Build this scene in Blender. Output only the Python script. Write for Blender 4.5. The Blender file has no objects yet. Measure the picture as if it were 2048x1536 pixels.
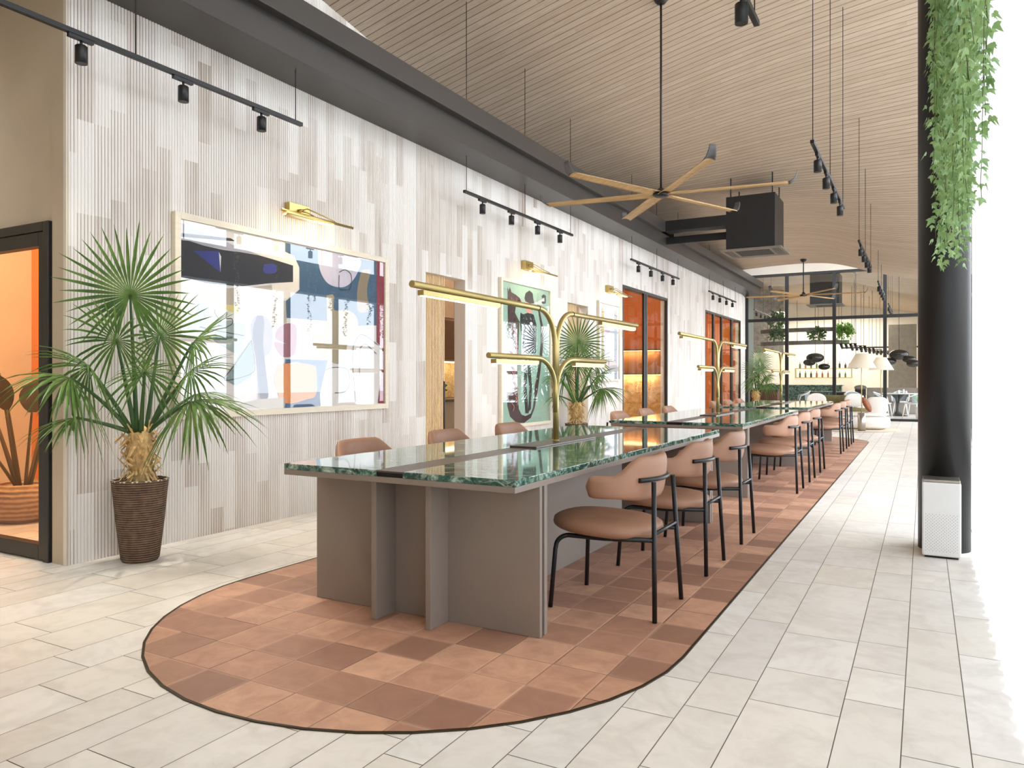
import bpy, bmesh, math, random
from mathutils import Vector, Matrix
R = math.radians
PI = math.pi
scene = bpy.context.scene
COL = scene.collection

# ------------------------------------------------------------------ helpers
def lin(c):
    c = c / 255.0
    return c / 12.92 if c <= 0.04045 else ((c + 0.055) / 1.055) ** 2.4

def rgb(r, g, b, a=1.0):
    return (lin(r), lin(g), lin(b), a)

class NG:
    """small node-graph writer"""
    def __init__(self, name):
        self.m = bpy.data.materials.new(name)
        self.m.use_nodes = True
        self.t = self.m.node_tree
        self.t.nodes.clear()
        self.out = self.n('ShaderNodeOutputMaterial')
    def n(self, kind, **kw):
        x = self.t.nodes.new(kind)
        for k, v in kw.items():
            setattr(x, k, v)
        return x
    def link(self, a, b):
        self.t.links.new(a, b)
    def set(self, sock, v):
        if isinstance(v, bpy.types.NodeSocket):
            self.link(v, sock)
        else:
            sock.default_value = v
    def math(self, op, a, b=None, c=None, clamp=False):
        x = self.n('ShaderNodeMath', operation=op, use_clamp=clamp)
        self.set(x.inputs[0], a)
        if b is not None: self.set(x.inputs[1], b)
        if c is not None: self.set(x.inputs[2], c)
        return x.outputs[0]
    def coord(self, kind='Object'):
        return self.n('ShaderNodeTexCoord').outputs[kind]
    def sep(self, v):
        x = self.n('ShaderNodeSeparateXYZ'); self.link(v, x.inputs[0]); return x.outputs
    def comb(self, x=0, y=0, z=0):
        c = self.n('ShaderNodeCombineXYZ')
        for i, v in enumerate((x, y, z)): self.set(c.inputs[i], v)
        return c.outputs[0]
    def mapping(self, v, scale=(1, 1, 1), loc=(0, 0, 0), rot=(0, 0, 0)):
        x = self.n('ShaderNodeMapping'); self.link(v, x.inputs[0])
        x.inputs['Scale'].default_value = scale; x.inputs['Location'].default_value = loc
        x.inputs['Rotation'].default_value = rot
        return x.outputs[0]
    def noise(self, v, scale=5, detail=4, rough=0.55, dist=0.0):
        x = self.n('ShaderNodeTexNoise'); self.link(v, x.inputs['Vector'])
        x.inputs['Scale'].default_value = scale; x.inputs['Detail'].default_value = detail
        x.inputs['Roughness'].default_value = rough; x.inputs['Distortion'].default_value = dist
        return x.outputs[0]
    def white(self, v):
        x = self.n('ShaderNodeTexWhiteNoise', noise_dimensions='3D'); self.link(v, x.inputs['Vector'])
        return x.outputs[0]
    def ramp(self, f, stops):
        x = self.n('ShaderNodeValToRGB'); self.link(f, x.inputs[0])
        e = x.color_ramp.elements
        while len(e) < len(stops): e.new(0.5)
        for i, (p, c) in enumerate(stops):
            e[i].position = p; e[i].color = c
        return x.outputs[0]
    def mix(self, f, a, b, mode='MIX'):
        x = self.n('ShaderNodeMix', data_type='RGBA', blend_type=mode)
        self.set(x.inputs[0], f); self.set(x.inputs[6], a); self.set(x.inputs[7], b)
        return x.outputs[2]
    def bump(self, h, strength=0.3, dist=0.01):
        x = self.n('ShaderNodeBump'); x.inputs['Strength'].default_value = strength
        x.inputs['Distance'].default_value = dist
        self.link(h, x.inputs['Height'])
        return x.outputs[0]
    def principled(self, color=(0.8, 0.8, 0.8, 1), rough=0.5, metal=0.0, normal=None, **kw):
        x = self.n('ShaderNodeBsdfPrincipled')
        self.set(x.inputs['Base Color'], color); self.set(x.inputs['Roughness'], rough)
        self.set(x.inputs['Metallic'], metal)
        if normal is not None: self.link(normal, x.inputs['Normal'])
        for k, v in kw.items(): self.set(x.inputs[k.replace('_', ' ')], v)
        return x.outputs[0]
    def done(self, shader):
        self.link(shader, self.out.inputs[0]); return self.m

def simple(name, c, rough=0.5, metal=0.0, var=0.10, scale=6.0, bump=0.0, bscale=60, stretch=(1, 1, 1), **kw):
    """procedural material: colour slightly varied by noise, optional bump"""
    g = NG(name)
    v = g.mapping(g.coord(), stretch)
    f = g.noise(v, scale, 4)
    d = tuple(x * (1 - var) for x in c[:3]) + (1,)
    e = tuple(min(1, x * (1 + var)) for x in c[:3]) + (1,)
    col = g.ramp(f, [(0.3, d), (0.7, e)])
    nrm = g.bump(g.noise(v, bscale, 3), bump, 0.004) if bump else None
    return g.done(g.principled(col, rough, metal, nrm, **kw))

def emit(name, c, s):
    g = NG(name)
    x = g.n('ShaderNodeEmission'); x.inputs[0].default_value = c; x.inputs[1].default_value = s
    return g.done(x.outputs[0])

def glass(name, tint=(1, 1, 1, 1), refl=1.0, ior=1.5):
    """flat pane: clear transmission plus fresnel mirror"""
    g = NG(name)
    tr = g.n('ShaderNodeBsdfTransparent'); tr.inputs[0].default_value = tint
    gl = g.n('ShaderNodeBsdfGlossy'); gl.inputs['Roughness'].default_value = 0.0
    gl.inputs[0].default_value = (1, 1, 1, 1)
    lw = g.n('ShaderNodeLayerWeight'); lw.inputs[0].default_value = 0.5
    f = g.math('MULTIPLY', g.math('ADD', g.math('MULTIPLY', g.math('POWER', lw.outputs['Facing'], 5.0), 0.95), 0.045), refl, clamp=True)
    mx = g.n('ShaderNodeMixShader')
    g.link(f, mx.inputs[0]); g.link(tr.outputs[0], mx.inputs[1]); g.link(gl.outputs[0], mx.inputs[2])
    return g.done(mx.outputs[0])

class MB:
    """collects shapes into ONE mesh"""
    def __init__(self):
        self.v = []; self.f = []; self.mi = []; self.sm = []
    def add(self, vs, fs, mi=0, smooth=False):
        b = len(self.v)
        self.v += [tuple(p) for p in vs]
        for f in fs:
            self.f.append([i + b for i in f]); self.mi.append(mi); self.sm.append(smooth)
        return self
    def box(self, x0, x1, y0, y1, z0, z1, mi=0):
        vs = [(x, y, z) for z in (z0, z1) for y in (y0, y1) for x in (x0, x1)]
        fs = [(0, 2, 3, 1), (4, 5, 7, 6), (0, 1, 5, 4), (2, 6, 7, 3), (0, 4, 6, 2), (1, 3, 7, 5)]
        return self.add(vs, fs, mi)
    def bbox(self, x0, x1, y0, y1, z0, z1, r=0.004, mi=0):
        """box with chamfered edges"""
        bm = bmesh.new()
        bmesh.ops.create_cube(bm, size=1)
        for q in bm.verts:
            q.co = Vector(((x0 + x1) / 2 + q.co.x * (x1 - x0), (y0 + y1) / 2 + q.co.y * (y1 - y0), (z0 + z1) / 2 + q.co.z * (z1 - z0)))
        bmesh.ops.bevel(bm, geom=list(bm.edges), offset=r, segments=2, affect='EDGES', profile=0.5)
        bm.verts.index_update()
        self.add([q.co[:] for q in bm.verts], [[q.index for q in f.verts] for f in bm.faces], mi)
        bm.free(); return self
    def tube(self, pts, r, n=8, mi=0, cap=True, smooth=True):
        pts = [Vector(p) for p in pts]
        rs = r if isinstance(r, (list, tuple)) else [r] * len(pts)
        rings = []; up = None
        for i, p in enumerate(pts):
            a = pts[max(i - 1, 0)]; b = pts[min(i + 1, len(pts) - 1)]
            t = (b - a).normalized()
            if up is None:
                up = t.orthogonal().normalized()
            else:
                up = (up - t * up.dot(t))
                up = up.normalized() if up.length > 1e-6 else t.orthogonal().normalized()
            w = t.cross(up)
            rings.append([p + (up * math.cos(2 * PI * k / n) + w * math.sin(2 * PI * k / n)) * rs[i] for k in range(n)])
        vs = [q for ring in rings for q in ring]
        fs = []
        for i in range(len(pts) - 1):
            for k in range(n):
                fs.append((i * n + k, i * n + (k + 1) % n, (i + 1) * n + (k + 1) % n, (i + 1) * n + k))
        self.add(vs, fs, mi, smooth)
        if cap:
            b = len(self.v) - len(vs)
            self.f.append([b + k for k in range(n)][::-1]); self.mi.append(mi); self.sm.append(False)
            self.f.append([b + (len(pts) - 1) * n + k for k in range(n)]); self.mi.append(mi); self.sm.append(False)
        return self
    def lathe(self, prof, n=24, c=(0, 0, 0), mi=0, smooth=True, cap=True):
        vs = []
        for r, z in prof:
            for k in range(n):
                a = 2 * PI * k / n
                vs.append((c[0] + r * math.cos(a), c[1] + r * math.sin(a), c[2] + z))
        fs = []
        m = len(prof)
        for i in range(m - 1):
            for k in range(n):
                fs.append((i * n + k, i * n + (k + 1) % n, (i + 1) * n + (k + 1) % n, (i + 1) * n + k))
        self.add(vs, fs, mi, smooth)
        if cap:
            b = len(self.v) - len(vs)
            if prof[0][0] > 1e-5: self.f.append([b + k for k in range(n)][::-1]); self.mi.append(mi); self.sm.append(False)
            if prof[-1][0] > 1e-5: self.f.append([b + (m - 1) * n + k for k in range(n)]); self.mi.append(mi); self.sm.append(False)
        return self
    def pad(self, c, sx, sy, sz, e=2.6, ez=2.2, nu=28, nv=10, mi=0, M=None):
        """soft cushion: superellipsoid"""
        def sp(x, p): return math.copysign(abs(x) ** p, x)
        vs = []
        for j in range(nv + 1):
            ph = -PI / 2 + PI * j / nv
            for k in range(nu):
                th = 2 * PI * k / nu
                p = Vector((sx * sp(math.cos(ph), 2 / ez) * sp(math.cos(th), 2 / e), sy * sp(math.cos(ph), 2 / ez) * sp(math.sin(th), 2 / e), sz * sp(math.sin(ph), 2 / ez)))
                if M is not None: p = M @ p
                vs.append(p + Vector(c))
        fs = []
        for j in range(nv):
            for k in range(nu):
                fs.append((j * nu + k, j * nu + (k + 1) % nu, (j + 1) * nu + (k + 1) % nu, (j + 1) * nu + k))
        return self.add(vs, fs, mi, True)
    def build(self, name, mats, parent=None):
        me = bpy.data.meshes.new(name)
        me.from_pydata(self.v, [], self.f)
        if not isinstance(mats, (list, tuple)): mats = [mats]
        for m in mats: me.materials.append(m)
        me.polygons.foreach_set('material_index', self.mi)
        me.polygons.foreach_set('use_smooth', self.sm)
        me.update()
        o = bpy.data.objects.new(name, me)
        COL.objects.link(o)
        if parent is not None: o.parent = parent
        return o

def tag(o, label=None, cat=None, group=None, kind=None):
    if label: o['label'] = label
    if cat: o['category'] = cat
    if group: o['group'] = group
    if kind: o['kind'] = kind
    return o

def struct(o, label=None):
    o['kind'] = 'structure'
    if label: o['label'] = label
    return o

def empty(name, loc, rz=0.0, label=None, cat=None, group=None):
    o = bpy.data.objects.new(name, None)
    o.empty_display_size = 0.1
    COL.objects.link(o)
    o.location = loc; o.rotation_euler = (0, 0, rz)
    return tag(o, label, cat, group)

def copy_tree(o, parent=None):
    c = o.copy(); COL.objects.link(c)
    if parent is not None: c.parent = parent
    for ch in list(o.children): copy_tree(ch, c)
    return c

def arc(cx, cy, r, a0, a1, n):
    return [(cx + r * math.cos(a0 + (a1 - a0) * i / n), cy + r * math.sin(a0 + (a1 - a0) * i / n)) for i in range(n + 1)]

# ------------------------------------------------------------------ ceiling height
CX = [-8.5, -4.64, -2.3, -0.891, 0.8, 3.0]
CY = [-4.0, 3.0, 7.3, 10.3, 13.0, 14.4, 16.0, 18.8, 21.4]
CZ = [[6.6, 7.52, 8.05, 8.35, 8.65, 9.0],
      [5.35, 6.28, 6.83, 7.12, 7.42, 7.8],
      [4.68, 5.59, 6.14, 6.41, 6.68, 6.95],
      [4.25, 5.11, 5.64, 5.88, 6.10, 6.35],
      [4.28, 4.92, 5.20, 5.30, 5.40, 5.5],
      [4.42, 4.81, 4.90, 4.87, 4.84, 4.8],
      [4.62, 4.79, 4.70, 4.54, 4.38, 4.2],
      [4.30, 4.52, 4.47, 4.05, 3.72, 3.35],
      [3.98, 4.25, 4.29, 3.90, 3.52, 3.1]]
def _interp(xs, ys, x):
    """monotone-ish cubic through knots"""
    n = len(xs)
    if x <= xs[0]: i = 0
    elif x >= xs[-1]: i = n - 2
    else:
        i = 0
        while x > xs[i + 1]: i += 1
    def slope(k):
        if k <= 0: return (ys[1] - ys[0]) / (xs[1] - xs[0])
        if k >= n - 1: return (ys[-1] - ys[-2]) / (xs[-1] - xs[-2])
        return (ys[k + 1] - ys[k - 1]) / (xs[k + 1] - xs[k - 1])
    h = xs[i + 1] - xs[i]; t = (x - xs[i]) / h
    m0, m1 = slope(i) * h, slope(i + 1) * h
    if t < 0: return ys[i] + m0 * t
    if t > 1: return ys[i + 1] + m1 * (t - 1)
    return (2*t**3-3*t**2+1)*ys[i] + (t**3-2*t**2+t)*m0 + (-2*t**3+3*t**2)*ys[i+1] + (t**3-t**2)*m1
def ceil_z(x, y):
    if y > 22.5: return 5.2
    return _interp(CY, [_interp(CX, row, x) for row in CZ], y)
SKY = 4.6
EXPO = 0.76
SPOTW = 60
# ------------------------------------------------------------------ materials
M = {}
M['black'] = simple('black_powder_coat', rgb(26, 25, 25), 0.42, 0.0, 0.15)
M['leg_black'] = simple('black_satin_steel', rgb(30, 31, 33), 0.35, 0.3, 0.15)
M['frame'] = simple('dark_bronze_frame', rgb(46, 43, 40), 0.4, 0.2, 0.08)
M['beam'] = simple('dark_brown_beam', rgb(66, 61, 57), 0.38, 0.15, 0.06, 1.2)
M['brass'] = simple('brushed_brass', rgb(196, 172, 108), 0.30, 0.9, 0.06, 20, stretch=(8, 1, 1))
M['brass_satin'] = simple('satin_brass', rgb(190, 170, 112), 0.36, 0.75, 0.05, 12)
M['taupe'] = simple('taupe_lacquer', rgb(138, 126, 116), 0.40, 0.05, 0.05, 1.5)
M['strip'] = simple('bronze_strip', rgb(92, 80, 72), 0.35, 0.4, 0.08, 4)
M['leather'] = simple('tan_leather', rgb(158, 117, 92), 0.55, 0.0, 0.10, 5, 0.12, 260)
M['plaster'] = simple('beige_plaster', rgb(198, 182, 158), 0.85, 0.0, 0.05, 2.2, 0.05, 30)
M['plaster_white'] = simple('white_plaster', rgb(228, 222, 212), 0.85, 0.0, 0.03, 2.0, 0.04, 30)
M['trim_white'] = simple('white_trim', rgb(226, 220, 208), 0.7, 0.0, 0.03)
M['orange'] = simple('terracotta_paint', rgb(222, 132, 64), 0.8, 0.0, 0.06, 1.2, 0.04, 20)
M['orange_deep'] = simple('rust_paint', rgb(150, 78, 42), 0.8, 0.0, 0.06, 1.2)
M['picframe'] = simple('pale_oak_frame', rgb(222, 211, 190), 0.55, 0.0, 0.05, 8, stretch=(1, 1, 6))
M['gold'] = M['brass']
M['white_metal'] = simple('white_enamel', rgb(232, 231, 228), 0.35, 0.0, 0.02)
M['white_fabric'] = simple('white_boucle', rgb(230, 224, 216), 0.9, 0.0, 0.04, 30, 0.3, 120)
M['grey_fabric'] = simple('grey_mesh_fabric', rgb(150, 156, 158), 0.9, 0.0, 0.10, 30, 0.2, 120)
M['olive'] = simple('olive_velvet', rgb(112, 101, 62), 0.9, 0.0, 0.18, 8)
M['shade'] = None
M['steel'] = simple('brushed_steel', rgb(176, 168, 158), 0.28, 0.85, 0.05, 6, stretch=(1, 1, .2))
M['dark_wood'] = simple('dark_wood', rgb(70, 50, 38), 0.5, 0.0, 0.2, 6, stretch=(1, 1, 8))
M['jute'] = simple('jute_rug', rgb(206, 190, 166), 0.95, 0.0, 0.08, 40, 0.3, 150)
M['soil'] = simple('dark_soil', rgb(46, 36, 28), 0.95, 0.0, 0.3, 40, 0.4, 80)
M['black_gloss'] = simple('black_glass', rgb(22, 20, 20), 0.08, 0.0, 0.1)
M['dark_inner'] = simple('dark_recess', rgb(16, 14, 13), 0.6, 0.0, 0.1)
M['wood_fan'] = None
M['grille_grey'] = simple('grey_grille', rgb(120, 112, 104), 0.5, 0.1, 0.06)
M['grey_tip'] = simple('grey_blade_tip', rgb(92, 90, 92), 0.5, 0.1, 0.06)

def led(name, c, s): return emit(name, rgb(*c), s)
M['led'] = led('warm_led', (255, 226, 178), 3.0)
M['led_low'] = led('soft_led', (255, 232, 196), 1.3)
M['led_strip'] = led('amber_led', (255, 200, 120), 5.0)

def m_lampshade():
    g = NG('linen_lampshade')
    v = g.coord()
    col = g.ramp(g.noise(v, 80, 3), [(0.3, rgb(236, 226, 208)), (0.7, rgb(248, 240, 226))])
    d = g.n('ShaderNodeBsdfDiffuse'); g.link(col, d.inputs[0])
    t = g.n('ShaderNodeBsdfTranslucent'); g.link(col, t.inputs[0])
    mx = g.n('ShaderNodeMixShader'); mx.inputs[0].default_value = 0.4
    g.link(d.outputs[0], mx.inputs[1]); g.link(t.outputs[0], mx.inputs[2])
    return g.done(mx.outputs[0])
M['shade'] = m_lampshade()

def m_ceiling():
    g = NG('slatted_timber_ceiling')
    v = g.coord(); s = g.sep(v)
    k = g.math('DIVIDE', s[1], 0.105)
    idx = g.math('FLOOR', k); fr = g.math('FRACT', k)
    # board joints along X at random stagger
    rnd = g.white(g.comb(idx, 3.0, 1.0))
    jx = g.math('FLOOR', g.math('DIVIDE', g.math('ADD', s[0], g.math('MULTIPLY', rnd, 3.0)), 2.6))
    tone = g.white(g.comb(idx, jx, 7.0))
    gr = g.noise(g.comb(g.math('MULTIPLY', s[0], 1.4), g.math('MULTIPLY', s[1], 22.0), g.math('MULTIPLY', tone, 40.0)), 2.2, 5, 0.6, 0.4)
    wood = g.ramp(gr, [(0.25, rgb(170, 150, 130)), (0.5, rgb(196, 176, 154)), (0.8, rgb(210, 191, 170))])
    wood = g.mix(g.math('MULTIPLY', tone, 0.45), wood, rgb(172, 150, 128))
    line = g.math('LESS_THAN', fr, 0.075)
    col = g.mix(line, wood, rgb(70, 50, 36))
    hgt = g.math('SUBTRACT', 1.0, line)
    return g.done(g.principled(col, 0.6, 0.0, g.bump(hgt, 0.5, 0.006)))
M['ceiling'] = m_ceiling()

def m_ribbed():
    g = NG('fluted_limewashed_brick')
    v = g.coord(); s = g.sep(v)
    P = 0.0235
    rib = g.math('FLOOR', g.math('DIVIDE', s[1], P))
    colw = g.math('FLOOR', g.math('DIVIDE', rib, 5.0))
    h = g.white(g.comb(colw, 1.0, 2.0))
    row = g.math('FLOOR', g.math('DIVIDE', g.math('ADD', s[2], g.math('MULTIPLY', h, 0.9)), 0.62))
    piece = g.white(g.comb(colw, row, 5.0))
    ribt = g.white(g.comb(rib, row, 9.0))
    streak = g.noise(g.comb(g.math('MULTIPLY', s[1], 30.0), g.math('MULTIPLY', s[2], 1.3), piece), 1.0, 4, 0.6)
    big = g.noise(g.comb(g.math('MULTIPLY', s[1], 0.9), g.math('MULTIPLY', s[2], 0.9), 0.0), 1.0, 3)
    wear = g.math('MULTIPLY', g.math('ADD', g.math('MULTIPLY', piece, 0.55), g.math('MULTIPLY', streak, 0.7)), g.math('ADD', g.math('MULTIPLY', big, 0.8), 0.45))
    wear = g.math('ADD', wear, g.math('MULTIPLY', g.math('SUBTRACT', ribt, 0.5), 0.12))
    base = g.ramp(wear, [(0.30, rgb(236, 231, 225)), (0.60, rgb(228, 221, 213)), (0.85, rgb(208, 197, 186)), (1.0, rgb(176, 160, 146))])
    fr = g.math('FRACT', g.math('DIVIDE', s[1], P))
    groove = g.math('GREATER_THAN', g.math('ABSOLUTE', g.math('SUBTRACT', fr, 0.5)), 0.40)
    dirt = g.math('MULTIPLY', groove, g.math('MULTIPLY', g.math('GREATER_THAN', piece, 0.35), 0.55))
    col = g.mix(dirt, base, rgb(150, 126, 106))
    spk = g.noise(v, 140, 2)
    return g.done(g.principled(col, 0.8, 0.0, g.bump(spk, 0.25, 0.003)))
M['ribbed'] = m_ribbed()

def m_floor():
    g = NG('pale_stone_slabs')
    a = g.n('ShaderNodeAttribute'); a.attribute_name = 'slab'
    v = g.coord()
    off = g.n('ShaderNodeVectorMath', operation='ADD'); g.link(v, off.inputs[0])
    sc = g.n('ShaderNodeVectorMath', operation='SCALE'); g.link(a.outputs['Color'], sc.inputs[0]); sc.inputs['Scale'].default_value = 37.0
    g.link(sc.outputs[0], off.inputs[1])
    n1 = g.noise(off.outputs[0], 1.5, 6, 0.6, 0.5)
    n2 = g.noise(off.outputs[0], 9, 5, 0.6, 0.8)
    tone = g.sep(a.outputs['Color'])[0]
    base = g.mix(tone, rgb(226, 221, 214), rgb(238, 234, 228))
    warm = g.mix(g.math('MULTIPLY', g.sep(a.outputs['Color'])[1], 0.5), base, rgb(234, 224, 208))
    vein = g.ramp(n1, [(0.44, (0, 0, 0, 1)), (0.50, (1, 1, 1, 1)), (0.56, (0, 0, 0, 1))])
    col = g.mix(g.math('MULTIPLY', vein, 0.20), warm, rgb(176, 166, 154))
    col = g.mix(g.math('MULTIPLY', g.ramp(n2, [(0.45, (0, 0, 0, 1)), (0.85, (1, 1, 1, 1))]), 0.35), col, rgb(186, 176, 162))
    return g.done(g.principled(col, 0.38, 0.0, g.bump(n2, 0.06, 0.002)))
M['floor'] = m_floor()
M['grout'] = simple('stone_grout', rgb(128, 118, 106), 0.9, 0.0, 0.1)

def m_terracotta():
    g = NG('terracotta_tiles')
    v = g.coord(); s = g.sep(v)
    P = 0.248
    kx = g.math('DIVIDE', g.math('ADD', s[0], 3.369 + 0.248 * 40), P)
    ky = g.math('DIVIDE', g.math('ADD', s[1], -2.6266 + 0.248 * 40), P)
    ix, iy = g.math('FLOOR', kx), g.math('FLOOR', ky)
    fx, fy = g.math('FRACT', kx), g.math('FRACT', ky)
    t = g.white(g.comb(ix, iy, 3.0)); t2 = g.white(g.comb(ix, iy, 8.0))
    ed = g.math('MINIMUM', g.math('MINIMUM', fx, g.math('SUBTRACT', 1.0, fx)), g.math('MINIMUM', fy, g.math('SUBTRACT', 1.0, fy)))
    n = g.noise(g.comb(s[0], s[1], g.math('MULTIPLY', t, 9.0)), 7, 6, 0.65, 0.6)
    base = g.ramp(t, [(0.0, rgb(150, 110, 90)), (0.35, rgb(176, 130, 106)), (0.7, rgb(200, 152, 124)), (1.0, rgb(216, 168, 138))])
    col = g.mix(g.math('MULTIPLY', g.ramp(n, [(0.35, (0, 0, 0, 1)), (0.75, (1, 1, 1, 1))]), 0.55), base, rgb(140, 100, 84))
    halo = g.ramp(ed, [(0.0, (1, 1, 1, 1)), (0.06, (0, 0, 0, 1))])
    col = g.mix(g.math('MULTIPLY', halo, g.math('MULTIPLY', t2, 0.6)), col, rgb(214, 168, 136))
    gcol = g.mix(t2, rgb(96, 62, 46), rgb(196, 160, 138))
    col = g.mix(g.math('LESS_THAN', ed, 0.011), col, gcol)
    h = g.ramp(ed, [(0.0, (0, 0, 0, 1)), (0.03, (1, 1, 1, 1))])
    return g.done(g.principled(col, g.math('ADD', 0.42, g.math('MULTIPLY', n, 0.2)), 0.0, g.bump(h, 0.35, 0.004)))
M['terracotta'] = m_terracotta()

def m_marble():
    g = NG('green_veined_marble')
    v = g.coord()
    w = g.mapping(v, (1.6, 3.2, 2.0), rot=(0, 0, R(-29)))
    n0 = g.noise(w, 2.6, 6, 0.6, 1.6)
    wv = g.n('ShaderNodeTexNoise'); g.link(g.mapping(g.mapping(v, rot=(0, 0, R(-29))), (4.5, 17, 16)), wv.inputs['Vector'])
    wv.inputs['Scale'].default_value = 1.0; wv.inputs['Detail'].default_value = 6; wv.inputs['Roughness'].default_value = 0.7; wv.inputs['Distortion'].default_value = 1.8
    base = g.ramp(n0, [(0.3, rgb(20, 50, 42)), (0.5, rgb(42, 84, 72)), (0.72, rgb(90, 130, 114))])
    streak = g.ramp(wv.outputs[0], [(0.47, (0, 0, 0, 1)), (0.58, (0.45, 0.45, 0.45, 1)), (0.68, (1, 1, 1, 1))])
    col = g.mix(streak, base, rgb(186, 208, 192))
    dk = g.ramp(wv.outputs[0], [(0.26, (1, 1, 1, 1)), (0.40, (0, 0, 0, 1))])
    col = g.mix(g.math('MULTIPLY', dk, 0.75), col, rgb(10, 26, 22))
    return g.done(g.principled(col, 0.04, 0.0, None, IOR=1.5))
M['marble'] = m_marble()

def m_wood(name, a, b, sx=(1, 1, 1), scale=6, rough=0.45):
    g = NG(name)
    v = g.mapping(g.coord(), sx)
    n = g.noise(v, scale, 5, 0.6, 0.7)
    return g.done(g.principled(g.ramp(n, [(0.3, a), (0.7, b)]), rough, 0.0, g.bump(n, 0.1, 0.002)))
M['wood_fan'] = m_wood('fan_blade_oak', rgb(176, 138, 92), rgb(214, 180, 130), (1.2, 14, 14), 2.5)
M['oak_slat'] = m_wood('oak_slats', rgb(196, 160, 110), rgb(222, 190, 142), (10, 10, 0.8), 3)

def m_leaf(name, a, b, tr=0.35):
    g = NG(name)
    v = g.coord()
    n = g.noise(v, 7, 4)
    col = g.ramp(n, [(0.3, a), (0.72, b)])
    p = g.principled(col, 0.4)
    t = g.n('ShaderNodeBsdfTranslucent'); g.link(col, t.inputs[0])
    mx = g.n('ShaderNodeMixShader'); mx.inputs[0].default_value = tr
    g.link(p, mx.inputs[1]); g.link(t.outputs[0], mx.inputs[2])
    return g.done(mx.outputs[0])
M['palm'] = m_leaf('palm_leaf', rgb(56, 92, 44), rgb(116, 148, 74), 0.3)
M['petiole'] = simple('palm_petiole', rgb(52, 84, 38), 0.45, 0.0, 0.25, 5)
M['straw'] = simple('palm_straw', rgb(206, 172, 116), 0.9, 0.0, 0.35, 30, 0.5, 60)
M['ivy'] = m_leaf('ivy_leaf', rgb(112, 148, 90), rgb(172, 200, 134), 0.3)
M['ivy_stem'] = simple('ivy_stem', rgb(84, 90, 52), 0.7, 0.0, 0.2)
M['plant_dark'] = m_leaf('dark_broad_leaf', rgb(58, 46, 22), rgb(96, 78, 34), 0.2)
M['plant'] = m_leaf('green_leaf', rgb(52, 86, 44), rgb(98, 132, 66), 0.3)
M['plant_bright'] = m_leaf('bright_leaf', rgb(88, 150, 60), rgb(150, 200, 96), 0.4)

def m_wicker(name, a, b, freq):
    g = NG(name)
    s = g.sep(g.coord())
    ang = g.math('ARCTAN2', s[1], s[0])
    z = g.math('ADD', g.math('MULTIPLY', s[2], freq), g.math('MULTIPLY', ang, 0.6))
    w = g.math('SINE', g.math('ADD', z, g.math('MULTIPLY', g.noise(g.coord(), 9, 3), 3.0)))
    n = g.noise(g.coord(), 24, 4)
    col = g.ramp(g.math('ADD', g.math('MULTIPLY', w, 0.32), g.math('MULTIPLY', n, 0.9)), [(0.15, a), (0.75, b)])
    return g.done(g.principled(col, 0.75, 0.0, g.bump(w, 0.8, 0.006)))
M['wicker'] = m_wicker('brown_woven_pot', rgb(66, 48, 36), rgb(146, 118, 94), 420)
M['clay'] = m_wicker('rough_tan_clay', rgb(150, 112, 76), rgb(196, 160, 120), 160)

def m_curtain():
    g = NG('sheer_white_curtain')
    v = g.mapping(g.coord(), (1, 40, 0.6))
    col = g.ramp(g.noise(v, 3, 3), [(0.3, rgb(212, 212, 212)), (0.7, rgb(226, 226, 226))])
    d = g.n('ShaderNodeBsdfDiffuse'); g.link(col, d.inputs[0])
    t = g.n('ShaderNodeBsdfTranslucent'); g.link(col, t.inputs[0])
    p = g.n('ShaderNodeBsdfTransparent')
    m1 = g.n('ShaderNodeMixShader'); m1.inputs[0].default_value = 0.6
    g.link(d.outputs[0], m1.inputs[1]); g.link(t.outputs[0], m1.inputs[2])
    m2 = g.n('ShaderNodeMixShader'); m2.inputs[0].default_value = 0.18
    g.link(m1.outputs[0], m2.inputs[1]); g.link(p.outputs[0], m2.inputs[2])
    return g.done(m2.outputs[0])
M['curtain'] = m_curtain()

def m_stone(name, a, b, scale=7):
    g = NG(name)
    v = g.coord()
    n = g.noise(v, scale, 6, 0.7, 0.6)
    return g.done(g.principled(g.ramp(n, [(0.3, a), (0.7, b)]), 0.85, 0.0, g.bump(n, 0.9, 0.05)))
M['rough_stone'] = m_stone('rough_grey_render', rgb(140, 132, 124), rgb(196, 188, 178))
M['lit_stone'] = m_stone('split_stone', rgb(172, 140, 96), rgb(226, 200, 150), 9)
M['green_plaster'] = simple('grey_green_panel', rgb(128, 134, 124), 0.7, 0.0, 0.08, 3, stretch=(1, 3, .4))
M['glass_clear'] = glass('clear_glass', (0.98, 0.99, 0.985, 1), 0.5)
M['glass_pic'] = glass('picture_glass', (1, 1, 1, 1), 1.1, 1.5)
M['glass_win'] = glass('window_glass', (0.96, 0.95, 0.93, 1), 0.42, 1.5)
def flat(name, c, rough=0.7): return simple(name, c, rough, 0.0, 0.05, 5)
# ------------------------------------------------------------------ room shell
WX = -4.9            # face of the long fluted wall
rnd = random.Random(5)

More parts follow.
